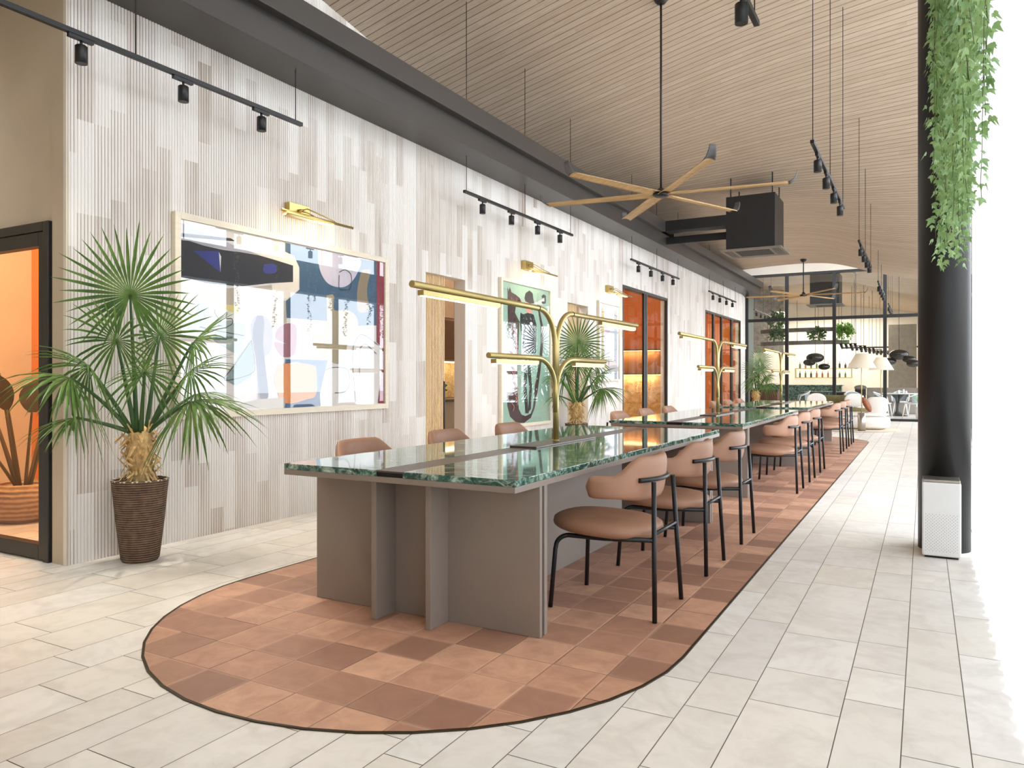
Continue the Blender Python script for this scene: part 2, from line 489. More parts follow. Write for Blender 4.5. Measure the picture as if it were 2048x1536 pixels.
def build_floor():
    vs = []; fs = []; cols = []
    x = -8.5; g = 0.0018
    while x < 1.6:
        w = rnd.choice((0.155, 0.20, 0.20, 0.26, 0.32))
        y = -3.2 - rnd.random()
        while y < 42:
            l = rnd.choice((0.36, 0.5, 0.62, 0.8, 1.0))
            b = len(vs)
            vs += [(x + g, y + g, 0), (x + w - g, y + g, 0), (x + w - g, y + l - g, 0), (x + g, y + l - g, 0)]
            fs.append((b, b + 1, b + 2, b + 3)); cols.append((rnd.random(), rnd.random(), rnd.random(), 1))
            y += l
        x += w
    n = len(fs)
    b = len(vs)
    vs += [(-9, -4, -0.002), (2, -4, -0.002), (2, 43, -0.002), (-9, 43, -0.002)]
    fs.append((b, b + 1, b + 2, b + 3)); cols.append((0, 0, 0, 1))
    me = bpy.data.meshes.new('floor'); me.from_pydata(vs, [], fs)
    me.materials.append(M['floor']); me.materials.append(M['grout'])
    me.polygons[n].material_index = 1
    at = me.attributes.new('slab', 'FLOAT_COLOR', 'CORNER')
    k = 0
    for i, f in enumerate(fs):
        for _ in f:
            at.data[k].color = cols[i]; k += 1
    o = bpy.data.objects.new('floor', me); COL.objects.link(o)
    return struct(o, 'pale stone slab floor')
build_floor()

# terracotta inlay: a long capsule
def capsule(cx, y0, y1, r, n=22):
    p = [(cx + r * math.cos(a), y0 + r * math.sin(a)) for a in [PI + PI * i / n for i in range(n + 1)]]
    p += [(cx + r * math.cos(a), y1 + r * math.sin(a)) for a in [PI * i / n for i in range(n + 1)]]
    return p
TX = -2.268
cap = capsule(TX, 3.22, 15.75, 1.345)
mb = MB(); n = len(cap)
mb.add([(x, y, 0.004) for x, y in cap], [list(range(n))])
o = mb.build('floor_inlay', M['terracotta']); struct(o, 'terracotta tile inlay set in the pale floor')
mb = MB()
inn = capsule(TX, 3.22, 15.75, 1.341); out = capsule(TX, 3.22, 15.75, 1.353)
vs = [(x, y, 0.0055) for x, y in inn] + [(x, y, 0.0055) for x, y in out] + [(x, y, 0.0) for x, y in out]
mb.add(vs, [(i, (i + 1) % n, n + (i + 1) % n, n + i) for i in range(n)] + [(n + i, n + (i + 1) % n, 2 * n + (i + 1) % n, 2 * n + i) for i in range(n)])
struct(mb.build('trim_1', simple('bronze_edge', rgb(60, 46, 28), 0.4, 0.4)), 'thin bronze edge around the terracotta inlay')

# ---- fluted wall on the left
PITCH = 0.0235
def ribs(mb, y0, y1, z0, z1, x=WX, dep=0.011):
    k = math.ceil(y0 / PITCH); prof = []
    yy = y0
    ks = [y0] + [j * PITCH for j in range(k, int(y1 / PITCH) + 1) if y0 + .003 < j * PITCH < y1 - .003] + [y1]
    for a, b in zip(ks[:-1], ks[1:]):
        for t in (0.0, 0.12, 0.32, 0.5, 0.68, 0.88):
            prof.append((x + dep * math.sqrt(max(0, 1 - (2 * t - 1) ** 2)) * (0.0 if t == 0 else 1) , a + (b - a) * t))
    prof.append((x, y1))
    m = len(prof)
    vs = [(p[0], p[1], z0) for p in prof] + [(p[0], p[1], z1) for p in prof]
    mb.add(vs, [(i, i + 1, m + i + 1, m + i) for i in range(m - 1)])
WALL = [(2.876, 6.876, 0), (6.876, 7.699, 2.42), (7.699, 10.684, 0), (10.684, 11.5, 2.42), (11.5, 13.123, 0), (13.123, 15.918, 2.97), (15.918, 19.1, 0), (19.1, 23.33, 2.985), (23.33, 23.6, 0)]
ZT = 3.805
mb = MB()
for y0, y1, z0 in WALL:
    ribs(mb, y0, y1, z0, ZT)
    mb.box(WX - 0.15, WX - 0.0005, y0, y1, z0, ZT + 0.2, 1)
mb.box(WX - 0.15, WX + 0.012, 23.6, 23.66, 0, ZT, 1)
mb.box(WX - 0.15, WX, 23.66, 24.2, 0, ZT, 1)
struct(mb.build('wall_left', [M['ribbed'], M['plaster_white']]), 'long fluted limewashed wall')
mb = MB(); ribs(mb, -3, 24, 3.9, 7.2, -5.9); mb.box(-6.0, -5.9005, -3, 24, 3.9, 7.2)
struct(mb.build('wall_upper', M['ribbed']), 'fluted wall above the dark beam')

# ---- plaster wall with the glazed door
DY = 2.876
mb = MB()
mb.box(-5.07, WX - 0.151, DY, DY + 0.14, 0, 7.2)
mb.box(-5.07, -4.905, DY, DY + 0.0, 0, 0.001)
mb.box(-6.25, -5.07, DY, DY + 0.14, 2.268, 7.2)
mb.box(-8.5, -6.25, DY, DY + 0.14, 0, 7.2)
mb.box(WX - 0.151, WX - 0.0, DY - 0.004, DY + 0.0, 0, ZT)
mb.box(WX - 0.151, WX + 0.011, DY - 0.012, DY - 0.001, 0, 7.2, 0)
struct(mb.build('wall_near', M['plaster']), 'beige plaster wall beside the corner')
mb = MB()
mb.box(WX - 0.02, WX + 0.012, DY - 0.016, DY - 0.0125, 0, 7.2)
struct(mb.build('trim_2', M['trim_white']), 'pale corner bead')

dr = empty('door_1', (-5.66, DY, 0)); struct(dr, 'dark framed glazed door')
def dbox(name, parts, m):
    b = MB()
    for q in parts: b.bbox(*q)
    return b.build(name, m, dr)
X0 = -5.66
dbox('door_frame', [(-5.13 - X0, -5.07 - X0, -0.03, 0.1, 0, 2.268), (-6.25 - X0, -6.19 - X0, -0.03, 0.1, 0, 2.268), (-6.19 - X0, -5.13 - X0, -0.03, 0.1, 2.205, 2.268)], M['frame'])
dbox('door_leaf', [(-5.194 - X0, -5.132 - X0, -0.022, 0.05, 0.012, 2.203), (-6.19 - X0, -6.13 - X0, -0.022, 0.05, 0.012, 2.203), (-6.13 - X0, -5.194 - X0, -0.022, 0.05, 2.11, 2.203), (-6.13 - X0, -5.194 - X0, -0.022, 0.05, 0.012, 0.108)], M['frame'])
b = MB(); b.box(-6.13 - X0, -5.194 - X0, 0.012, 0.018, 0.108, 2.11); b.build('door_glass', M['glass_win'], dr)

# room behind the door and behind the openings: walls along the spine
def wallbox(name, q, m, lab):
    b = MB(); b.box(*q); return struct(b.build(name, m), lab)
wallbox('wall_orange', (-8.5, -5.06, 4.6, 4.7, 0, 3.8), M['orange'], 'orange wall seen through the near door')
wallbox('wall_divider', (-8.5, -5.06, 12.55, 12.65, 0, 3.8), M['plaster_white'], 'partition between kitchen and orange room')
wallbox('wall_far_left', (-8.6, -8.5, -3, 24, 0, 7.5), M['plaster'], 'outer wall on the far left')
wallbox('wall_orange_side', (-7.6, -7.5, 12.65, 24.0, 0, 3.8), M['orange'], 'orange back wall of the side room')
wallbox('wall_orange_pier', (-7.5, -5.06, 17.3, 17.4, 0, 3.8), M['orange'], 'orange pier inside the side room')
wallbox('wall_orange_end', (-7.5, -5.06, 24.0, 24.1, 0, 3.8), M['orange'], 'orange end wall of the side room')
b = MB(); b.box(-8.5, -5.051, 2.99, 24.1, 3.8, 3.88); struct(b.build('ceiling_side', M['orange_deep']), 'low rust coloured ceiling of the side rooms')

# ---- large windows in the fluted wall
def window(name, y0, y1, z1, mulls, lab):
    w = empty(name, (WX, (y0 + y1) / 2, 0)); struct(w, lab)
    c = (y0 + y1) / 2
    b = MB(); f = 0.055
    b.bbox(-0.05, 0.012, y0 - c, y0 - c + f, 0, z1); b.bbox(-0.05, 0.012, y1 - c - f, y1 - c, 0, z1)
    b.bbox(-0.12, 0.012, y0 - c + f, y1 - c - f, z1 - f, z1); b.bbox(-0.12, 0.012, y0 - c + f, y1 - c - f, 0, 0.04)
    b.build('window_frame', M['frame'], w)
    for a, d in mulls:
        b = MB(); b.bbox(-0.03, 0.02, a - c, d - c, 0.04, z1 - f); b.build('mullion', M['frame'], w)
    es = [y0 + f] + [q for m in mulls for q in m] + [y1 - f]
    for a, d in zip(es[0::2], es[1::2]):
        b = MB(); b.box(-0.012, -0.006, a - c, d - c, 0.04, z1 - f); b.build('pane', M['glass_win'], w)
window('window_1', 13.123, 15.918, 2.97, [(14.33, 14.41), (14.45, 14.53)], 'dark framed two pane window to the orange room')
window('window_2', 19.1, 23.33, 2.985, [(19.93, 20.06), (20.84, 20.95), (22.05, 22.25)], 'dark framed four pane window to the orange room')

# ---- beam over the fluted wall
mb = MB()
BE = 14.0
mb.box(WX - 0.05, -4.44, -3, 24.1, ZT, ZT + 0.06)
mb.box(-4.5, -4.37, -3, BE, 4.05, 4.09)
mb.bbox(-4.37, -4.345, -3, BE, 4.045, 4.25, 0.003)
mb.box(-5.9, -4.37, -3, BE, 4.21, 4.245)
mb.box(-4.46, -4.44, -3, 24.1, ZT + .06, 4.05)
mb.bbox(-4.62, -4.36, BE + 0.6, 24.1, 4.02, 4.2, 0.003)
mb.box(-5.9, -4.4, BE, 24.1, 4.2, 4.23)
struct(mb.build('trim_3', M['beam']), 'dark brown service beam along the wall')
mb = MB()
mb.bbox(-4.36, -3.2, BE, BE + 0.32, 4.05, 4.25, 0.003)
mb.bbox(-4.46, -3.2, BE + 0.35, BE + 0.38, 3.86, 4.0, 0.003)
struct(mb.build('trim_4', M['black']), 'black branch duct to the ceiling unit')

# ---- ceiling: curved slatted surface
nx, ny = 60, 110
vs = []; fs = []
for j in range(ny + 1):
    y = -4 + (21.4 + 4) * j / ny
    for i in range(nx + 1):
        x = -5.95 + (2.6 + 5.95) * i / nx
        vs.append((x, y, ceil_z(x, y)))
for j in range(ny):
    for i in range(nx):
        a = j * (nx + 1) + i
        fs.append((a, a + nx + 1, a + nx + 2, a + 1))
mb = MB(); mb.add(vs, fs, 0, True)
# thickness
t0 = len(mb.v)
mb.add([(p[0], p[1], p[2] + 0.12) for p in vs], [f[::-1] for f in fs], 0, True)
edge = [i + ny * (nx + 1) for i in range(nx + 1)]
mb.add([vs[i] for i in edge] + [(vs[i][0], vs[i][1], vs[i][2] + 0.12) for i in edge], [(i, i + 1, nx + 2 + i, nx + 1 + i) for i in range(nx)])
struct(mb.build('ceiling', M['ceiling']), 'curved slatted timber ceiling')
# next room's ceiling beyond the glass
vs = []; fs = []
nx, ny = 24, 30
for j in range(ny + 1):
    y = 24.2 + 13 * j / ny
    for i in range(nx + 1):
        x = -7 + 9 * i / nx
        vs.append((x, y, 5.55 - 0.075 * (y - 24.2) - 0.11 * (x + 3.5) - 0.012 * (x + 3.5) ** 2))
for j in range(ny):
    for i in range(nx):
        a = j * (nx + 1) + i
        fs.append((a, a + nx + 1, a + nx + 2, a + 1))
mb = MB(); mb.add(vs, fs, 0, True)
struct(mb.build('ceiling_lounge', M['ceiling']), 'slatted ceiling of the room beyond the glass')

# ---- unseen wall added behind the camera to block light; right facade
wallbox('wall_back_blocker', (-8.5, 2.5, -3.2, -3.0, 0, 9), M['plaster'], 'unseen wall added behind the viewer to block light')
GX = 0.95
mb = MB()
for k in range(31):
    y = -2.95 + 1.34 * k
    if y > 39: break
    mb.box(GX - 0.04, GX + 0.06, y - 0.04, y + 0.04, 0, 8.6)
for z in (0.0, 3.0, 4.4, 6.2):
    mb.box(GX - 0.04, GX + 0.06, -3, 39, z, z + 0.09)
w = empty('window_4', (0, 0, 0)); struct(w, 'tall glazed facade on the right')
mb.build('window_frame', M['black'], w)

# ---- glazed screen at the far end
GY = 24.1
w = empty('window_3', (-2.3, GY, 0)); struct(w, 'black framed glass screen at the far end')
fb = MB()
fb.box(-4.9 + 2.3, 0.9 + 2.3, -0.05, 0.05, 0, 0.07)
fb.box(-4.9 + 2.3, 0.9 + 2.3, -0.05, 0.05, 2.985, 3.075)
fb.box(-4.9 + 2.3, 0.9 + 2.3, -0.05, 0.05, 4.36, 4.44)
fb.build('window_frame', M['black'], w)
mulls = [-4.86, -3.67, -2.33, -0.98, 0.36]
for x in mulls:
    b = MB(); b.box(x - 0.047 + 2.3, x + 0.047 + 2.3, -0.06, 0.06, 0.07, 4.36); b.build('mullion', M['black'], w)
for a, d in zip(mulls[:-1], mulls[1:]):
    for z0, z1 in ((0.07, 2.985), (3.075, 4.36)):
        b = MB(); b.box(a + 0.047 + 2.3, d - 0.047 + 2.3, -0.005, 0.003, z0, z1); b.build('pane', M['glass_clear'], w)
wallbox('wall_gable', (-5.9, 2.0, GY - 0.04, GY + 0.06, 4.441, 6.4), M['plaster_white'], 'white gable above the glass screen')

# round black column
mb = MB(); mb.lathe([(0.166, 0), (0.166, 7.0)], 48, (0.128, 6.21, 0))
o = mb.build('column', M['black']); struct(o, 'round black column at the window line')
# ------------------------------------------------------------------ tables
def make_table():
    t = empty('dining_table', (0, 0, 0), 0, None, 'table', 'long green marble tables')
    W2, L2 = 0.6955, 1.8755
    b = MB(); b.bbox(-W2, W2, -L2, L2, 0.714, 0.742, 0.0015)
    b.build('top_frame', M['taupe'], t)
    for s in (-1, 1):
        x0, x1 = sorted((0.083 * s, W2 * s))
        b = MB(); b.bbox(x0, x1, -L2, L2, 0.742, 0.773, 0.0025)
        o = b.build('marble_slab', M['marble'], t)
    b = MB(); b.box(-0.083, 0.083, -L2 + 0.012, L2 - 0.012, 0.7422, 0.764); b.build('shaded_hollow', M['dark_inner'], t)  # solid black box stands for the shade inside the open channel
    b = MB(); b.bbox(-0.083, 0.083, -L2 + 0.004, L2 - 0.004, 0.764, 0.7722, 0.001); b.build('centre_strip', M['strip'], t)
    b = MB(); b.bbox(-0.098, 0.098, -0.494, 0.494, 0.7732, 0.784, 0.002); b.build('raised_cover', M['strip'], t)
    for s in (-1, 1):
        for y0, y1 in ((1.607, 1.632), (1.553, 1.584)):
            a, d = sorted((y0 * s, y1 * s))
            b = MB(); b.bbox(-W2, W2, a, d, 0.005, 0.714, 0.0015); b.build('leg_panel', M['taupe'], t)
        for x0, x1 in ((-0.181, -0.149), (0.153, 0.183)):
            a, d = sorted((1.787 * s, 1.6325 * s))
            b = MB(); b.bbox(x0, x1, a, d, 0.005, 0.714, 0.0015); b.build('leg_fin', M['taupe'], t)
        b = MB(); b.bbox(*sorted((0.215 * s, 0.237 * s)), -1.552, 0.68, 0.005, 0.714, 0.001); b.build('spine_panel', M['taupe'], t)
    b = MB(); b.bbox(-0.2145, 0.2145, 0.655, 0.68, 0.005, 0.714, 0.001); b.build('spine_panel', M['taupe'], t)
    return t
TY = [4.757, 9.476, 14.231]
tl = ['nearest long dining table with green veined marble top on taupe panels',
      'middle long green marble table of the row of three',
      'farthest long green marble table, in front of the glass screen']
tb = make_table()
for i, y in enumerate(TY):
    o = tb if i == 0 else copy_tree(tb)
    o.location = (TX, y, 0); o['label'] = tl[i]

# ------------------------------------------------------------------ brass table lamps
def make_lamp():
    t = empty('table_lamp', (0, 0, 0), 0, None, 'lamp', 'branching brass table lamps')
    b = MB(); b.lathe([(0.021, 0.0), (0.021, 0.46)], 20); b.build('stem', M['brass_satin'], t)
    b = MB(); b.lathe([(0.026, 0.0), (0.026, 0.006), (0.0215, 0.008)], 20); b.build('stem_collar', M['brass_satin'], t)
    for s in (-1, 1):
        # upper arm: local z measured from the table strip (0.784)
        p = [(0, 0.012 * s, 0.40), (0, 0.014 * s, 0.66)]
        r = 0.25
        p += [(0, s * (0.014 + r - r * math.cos(a)), 0.66 + r * math.sin(a)) for a in [PI / 2 * k / 14 for k in range(1, 15)]]
        p += [(0, s * 1.69, 0.916)]
        b = MB(); b.tube(p, 0.0185, 14); a = b.build('arm', M['brass_satin'], t)
        b = MB(); b.bbox(-0.02, 0.02, *sorted((s * 0.82, s * 1.615)), 0.866, 0.893, 0.002); h = b.build('light_bar', M['brass_satin'], a)
        b = MB(); b.box(-0.015, 0.015, *sorted((s * 0.835, s * 1.60)), 0.8625, 0.8660); b.build('diffuser', M['led'], h)
        b = MB(); b.tube([(0, s * 0.272, 0.910), (0, s * 0.285, 0.911)], 0.0192, 14); b.build('joint_ring', M['dark_inner'], a)
        p = [(0, 0.010 * s, 0.20), (0, 0.012 * s, 0.36)]
        rx, rz = 0.28, 0.216
        p += [(0, s * (0.012 + rx - rx * math.cos(a)), 0.36 + rz * math.sin(a)) for a in [PI / 2 * k / 14 for k in range(1, 15)]]
        p += [(0, s * 0.93, 0.576)]
        b = MB(); b.tube(p, 0.0175, 14); a = b.build('arm', M['brass_satin'], t)
        b = MB(); b.bbox(-0.02, 0.02, *sorted((s * 0.30, s * 0.87)), 0.53, 0.556, 0.002); h = b.build('light_bar', M['brass_satin'], a)
        b = MB(); b.box(-0.015, 0.015, *sorted((s * 0.315, s * 0.855)), 0.5265, 0.5298); b.build('diffuser', M['led'], h)
    return t
ll = ['brass lamp with four arms on the nearest marble table', 'brass lamp with four arms on the middle marble table', 'brass lamp with four arms on the farthest marble table']
lp = make_lamp()
for i, y in enumerate(TY):
    o = lp if i == 0 else copy_tree(lp)
    o.location = (TX, y, 0.7842); o['label'] = ll[i]

# ------------------------------------------------------------------ chairs (back of the chair towards +X)
def make_chair():
    t = empty('dining_chair', (0, 0, 0), 0, None, 'chair', 'tan upholstered dining chairs around the marble tables')
    b = MB()
    # seat: soft pad, thicker at the rim, slight dish
    nu, nv = 40, 12
    vs = []
    for j in range(nv + 1):
        ph = -PI / 2 + PI * j / nv
        for k in range(nu):
            th = 2 * PI * k / nu
            e = 2 / 2.5
            c, s = math.cos(th), math.sin(th)
            cc = math.copysign(abs(c) ** e, c); ss = math.copysign(abs(s) ** e, s)
            cp = abs(math.cos(ph)) ** 0.50; sp = math.copysign(abs(math.sin(ph)) ** 0.95, math.sin(ph))
            x = -0.055 + 0.292 * cc * cp; y = 0.258 * ss * cp
            z = 0.428 + 0.050 * sp - 0.012 * (x + 0.05) / 0.29 + (0.010 * (cp * cp) if sp > 0 else 0)
            vs.append((x, y, z))
    fs = [(j * nu + k, j * nu + (k + 1) % nu, (j + 1) * nu + (k + 1) % nu, (j + 1) * nu + k) for j in range(nv) for k in range(nu)]
    b.add(vs, fs, 0, True); b.build('seat', M['leather'], t)
    # backrest: wrapped shell, high in the middle, low arms
    b = MB(); N = 44; m = 16; vs = []
    for i in range(N + 1):
        u = -1 + 2 * i / N
        th = u * R(101)
        ax, ay = 0.235, 0.292
        cx = -0.012 + ax * math.cos(th); cy = ay * math.sin(th)
        nrm = Vector((math.cos(th) / ax, math.sin(th) / ay, 0)).normalized()
        k = abs(u)
        st = min(max((k - 0.34) / 0.34, 0), 1); st = st * st * (3 - 2 * st)
        top = 0.818 - 0.098 * st; bot = 0.590 + 0.014 * st
        endc = max(0.0, (k - 0.88) / 0.12); rr = math.sqrt(max(0.0, 1 - endc ** 2))
        mid = (top + bot) / 2; hh = (top - bot) / 2 * (0.42 + 0.58 * rr) if rr > 0 else 0.02
        if endc >= 1: hh = 0.012
        th2 = 0.030 * (0.45 + 0.55 * rr)
        lean = 0.10
        for q in range(m):
            a = 2 * PI * q / m
            ca, sa = math.cos(a), math.sin(a)
            hz = math.copysign(abs(sa) ** 0.72, sa) * hh; dx = math.copysign(abs(ca) ** 0.72, ca) * th2
            off = dx + lean * hz * (1 - st)
            vs.append((cx + nrm.x * off, cy + nrm.y * off, mid + hz))
    fs = [(i * m + q, i * m + (q + 1) % m, (i + 1) * m + (q + 1) % m, (i + 1) * m + q) for i in range(N) for q in range(m)]
    b.add(vs, fs, 0, True)
    b.f.append(list(range(m))); b.mi.append(0); b.sm.append(True)
    b.f.append([N * m + q for q in range(m)][::-1]); b.mi.append(0); b.sm.append(True)
    b.build('backrest', M['leather'], t)
    r = 0.0125
    for s in (-1, 1):
        b = MB(); b.tube([(0.283, 0.232 * s, 0.0), (0.256, 0.163 * s, 0.690)], r, 10); b.build('leg', M['leg_black'], t)
        p = [(-0.287, 0.244 * s, 0.0), (-0.268, 0.222 * s, 0.31)]
        p += [(-0.266 + 0.062 * (1 - math.cos(a)), (0.220 - 0.03 * (1 - math.cos(a))) * s, 0.318 + 0.062 * math.sin(a)) for a in [PI / 2 * k / 8 for k in range(9)]]
        p += [(0.0, 0.185 * s, 0.381), (0.262, 0.192 * s, 0.40)]
        b = MB(); b.tube(p, r, 10); b.build('leg', M['leg_black'], t)
    b = MB(); p = []
    for k in range(17):
        u = -1 + 2 * k / 16; th = u * R(40)
        p.append((-0.012 + (0.235 + 0.036) * math.cos(th), (0.292 + 0.036) * math.sin(th), 0.698))
    b.tube(p, r, 10); b.build('back_rail', M['leg_black'], t)
    b = MB(); b.tube([(0.266, -0.188, 0.43), (0.266, 0.188, 0.43)], 0.010, 8); b.build('stretcher', M['leg_black'], t)
    b = MB(); b.tube([(-0.10, -0.19, 0.381), (-0.10, 0.19, 0.381)], 0.010, 8); b.build('stretcher', M['leg_black'], t)
    return t
CHY = [[3.83, 4.835, 5.845], [8.60, 9.595, 10.62], [13.365, 14.395, 15.373]]
ch = make_chair(); first = True
nm = ['nearest', 'middle', 'farthest']; pos = ['first from near end', 'middle of three', 'last from near end']
for ti in range(3):
    for side in ('aisle', 'wall'):
        for k in range(3):
            o = ch if first else copy_tree(ch); first = False
            if side == 'aisle':
                o.location = (-1.455, CHY[ti][k], 0.006); o.rotation_euler = (0, 0, 0)
                lab = 'tan chair on the aisle side of the %s marble table, %s' % (nm[ti], pos[k])
            else:
                o.location = (-3.081, CHY[ti][k], 0.006); o.rotation_euler = (0, 0, PI)
                lab = 'tan chair on the wall side of the %s marble table, %s' % (nm[ti], pos[k])
            o['label'] = lab

# ------------------------------------------------------------------ track lights
def make_track(lx):
    t = empty('track_light', (0, 0, 0), 0, None, 'track light')
    b = MB(); b.bbox(-0.017, 0.017, 0, 3.03, 0, 0.032, 0.002); b.build('rail', M['black'], t)
    for d in (0.41, 1.13, 1.87, 2.59):
        s = MB(); s.lathe([(0.030, -0.165), (0.0365, -0.165), (0.0365, -0.058), (0.030, -0.052), (0.0, -0.052)], 20, (0, d, 0))
        s.tube([(0, d, -0.055), (0, d, -0.022)], 0.009, 8)
        so = s.build('spotlight', M['black'], t)
        a = MB(); a.bbox(-0.014, 0.014, d - 0.085, d + 0.075, -0.024, 0.0, 0.002); a.build('adapter', M['black'], so)
        a = MB(); a.lathe([(0.0, -0.150), (0.029, -0.150)], 16, (0, d, 0), cap=False); a.build('lens', M['led_low'], so)
    return t
def place_track(x, k, lab, grp):
    t = make_track(x); y = 1.68 + 5.6 * k; z = 3.366
    t.location = (x, y, z); t['label'] = lab; t['group'] = grp
    for d in (0.41, 1.13, 1.87, 2.59):
        if k > 3: continue
        ld = bpy.data.lights.new('spot_lamp', 'SPOT'); ld.energy = SPOTW * (1.3 if x < -3 else 0.12); ld.color = (1.0, 0.92, 0.80); ld.spot_size = R(84); ld.spot_blend = 1.0; ld.shadow_soft_size = 0.03
        lo = bpy.data.objects.new('spot_lamp', ld); COL.objects.link(lo); lo.parent = t; lo.location = (0, d, -0.17); lo.rotation_euler = (0, R(-20) if x < -3 else 0, 0)
    for d in (0.05, 1.50, 2.96):
        zz = ceil_z(x, y + d) - z + 0.01
        if y + d > 22: zz = 5.55 - 0.075 * (y + d - 24.2) - 0.11 * (x + 3.5) - 0.012 * (x + 3.5) ** 2 - z
        b = MB(); b.tube([(0, d, 0.03), (0, d, zz)], 0.0042, 6); b.build('suspension_rod', M['black'], t)
od = ['nearest', 'second', 'third', 'fourth', 'fifth']
wl = ['black track light above the large abstract painting', 'black track light above the slatted niches and green poster',
      'black track light before the two pane window', 'black track light before the four pane window', 'black track light beyond the glass screen on the stone wall side']
al = ['black track light at the top of the frame over the aisle', 'black track light over the aisle left of the ivy, highest row of four spots',
      'black track light over the aisle to the right of the ceiling unit', 'small far black track light over the aisle in front of the glass screen', 'tiny black track light over the aisle beyond the glass screen']
for k in range(5):
    place_track(-4.64, k, wl[k], 'track lights along the fluted wall')
    place_track(-0.891, k, al[k], 'track lights along the aisle')

# ------------------------------------------------------------------ ceiling fans
def make_fan():
    t = empty('ceiling_fan', (0, 0, 0), 0, None, 'ceiling fan', 'six blade ceiling fans')
    b = MB(); b.lathe([(0.0, -0.035), (0.07, -0.033), (0.098, -0.018), (0.10, 0.0), (0.085, 0.02), (0.05, 0.035), (0.03, 0.07), (0.0, 0.072)], 32); b.build('motor_hub', M['black'], t)
    for k in range(6):
        a = R(6.9 + 60 * k)
        Mx = Matrix.Rotation(a, 4, 'Z')
        vs = []; fs = []; L, W = 26, 7
        for j in range(2):
            for i in range(L + 1):
                u = i / L; rad = 0.085 + (1.44 - 0.085) * u
                hw = (0.072 - 0.008 * u)
                pit = R(11 - 5 * u)
                for q in range(W + 1):
                    w = -1 + 2 * q / W
                    yl = w * hw; zl = -0.022 * (w * w) + (0.0 if j == 0 else 0.007)
                    y2 = yl * math.cos(pit) - zl * math.sin(pit); z2 = yl * math.sin(pit) + zl * math.cos(pit)
                    vs.append(Mx @ Vector((rad, y2, z2 + 0.012)))
        n1 = (L + 1) * (W + 1)
        for i in range(L):
            for q in range(W):
                p = i * (W + 1) + q
                fs.append((p, p + 1, p + W + 2, p + W + 1)); fs.append((n1 + p, n1 + p + W + 1, n1 + p + W + 2, n1 + p + 1))
        rim = [i * (W + 1) for i in range(L + 1)] + [L * (W + 1) + q for q in range(1, W + 1)] + [i * (W + 1) + W for i in range(L - 1, -1, -1)] + [q for q in range(W - 1, 0, -1)]
        m = len(rim)
        fs += [(rim[i], rim[(i + 1) % m], n1 + rim[(i + 1) % m], n1 + rim[i]) for i in range(m)]
        b = MB(); b.add(vs, fs, 0, True); bl = b.build('blade', M['wood_fan'], t)
        # upturned tip
        vs = []; fs = []; W = 8
        for j in range(2):
            for i in range(7):
                u = i / 6; an = u * R(78)
                rad = 1.44 + 0.10 * math.sin(an) + (0.0 if j == 0 else -0.006 * math.sin(an)); zz = 0.012 + 0.10 * (1 - math.cos(an)) + 0.03 * u * u + (0 if j == 0 else 0.006)
                hw = 0.064 * (1 - 0.45 * u)
                for q in range(W + 1):
                    w = -1 + 2 * q / W
                    vs.append(Mx @ Vector((rad, w * hw, zz - 0.02 * w * w * (1 - u))))
        n1 = 7 * (W + 1)
        for i in range(6):
            for q in range(W):
                p = i * (W + 1) + q
                fs.append((p, p + 1, p + W + 2, p + W + 1)); fs.append((n1 + p, n1 + p + W + 1, n1 + p + W + 2, n1 + p + 1))
        rim = [i * (W + 1) for i in range(7)] + [6 * (W + 1) + q for q in range(1, W + 1)] + [i * (W + 1) + W for i in range(5, -1, -1)] + [q for q in range(W - 1, 0, -1)]
        m = len(rim)
        fs += [(rim[i], rim[(i + 1) % m], n1 + rim[(i + 1) % m], n1 + rim[i]) for i in range(m)]
        b = MB(); b.add(vs, fs, 0, True); b.build('blade_tip', M['grey_tip'], bl)
    return t
FX = -2.77
fl = ['wooden six blade ceiling fan hanging over the nearest table', 'far wooden six blade ceiling fan in front of the glass screen']
for i, (y, z) in enumerate(((8.745, 3.44), (20.9, 3.42))):
    o = make_fan()
    o.location = (FX, y, z); o['label'] = fl[i]
    h = ceil_z(FX, y) - z
    b = MB(); b.tube([(0, 0, 0.06), (0, 0, h - 0.02)], 0.013, 10); b.build('down_rod', M['black'], o)
    b = MB(); b.lathe([(0.02, h - 0.07), (0.05, h - 0.06), (0.075, h - 0.03), (0.08, h + 0.01)], 24); b.build('canopy', M['black'], o)

# ------------------------------------------------------------------ ceiling air units
def make_ac(y, ztop_rod, lab):
    t = empty('air_conditioner', (-2.765, y + 0.46, 3.6), 0, lab, 'air conditioner', 'suspended black air units')
    x0, x1, y0, y1 = -0.435, 0.435, -0.46, 0.46
    b = MB(); b.bbox(x0, x1, y0, y1, 0.0, 0.97, 0.006); b.build('casing', M['black'], t)
    b = MB(); b.bbox(x0 - 0.11, x1 + 0.11, y0 - 0.05, y1 + 0.07, -0.022, -0.001, 0.006); p = b.build('cassette_panel', M['grille_grey'], t)
    b = MB()
    b.box(-0.30, 0.30, -0.30, 0.30, -0.026, -0.0225)
    b.build('intake_grille', M['dark_inner'], p)
    for s in (-1, 1):
        b = MB()
        for k in range(4): b.box(*sorted((s * (0.36 + 0.035 * k), s * (0.378 + 0.035 * k))), -0.34, 0.34, -0.026, -0.0225)
        b.build('air_slot', M['leg_black'], p)
    for sx in (-0.37, 0.37):
        for sy in (-0.36, 0.36):
            b = MB(); b.tube([(sx, sy, 0.97), (sx, sy, ztop_rod(sx - 2.765, sy + y + 0.46) - 3.6)], 0.011, 8); b.build('hanger_rod', M['black'], t)
    return t
make_ac(14.0, lambda x, y: ceil_z(x, y) + .01, 'black boxed air unit hung under the timber ceiling near the middle table')
make_ac(25.6, lambda x, y: 5.3, 'black boxed air unit hanging beyond the glass screen')

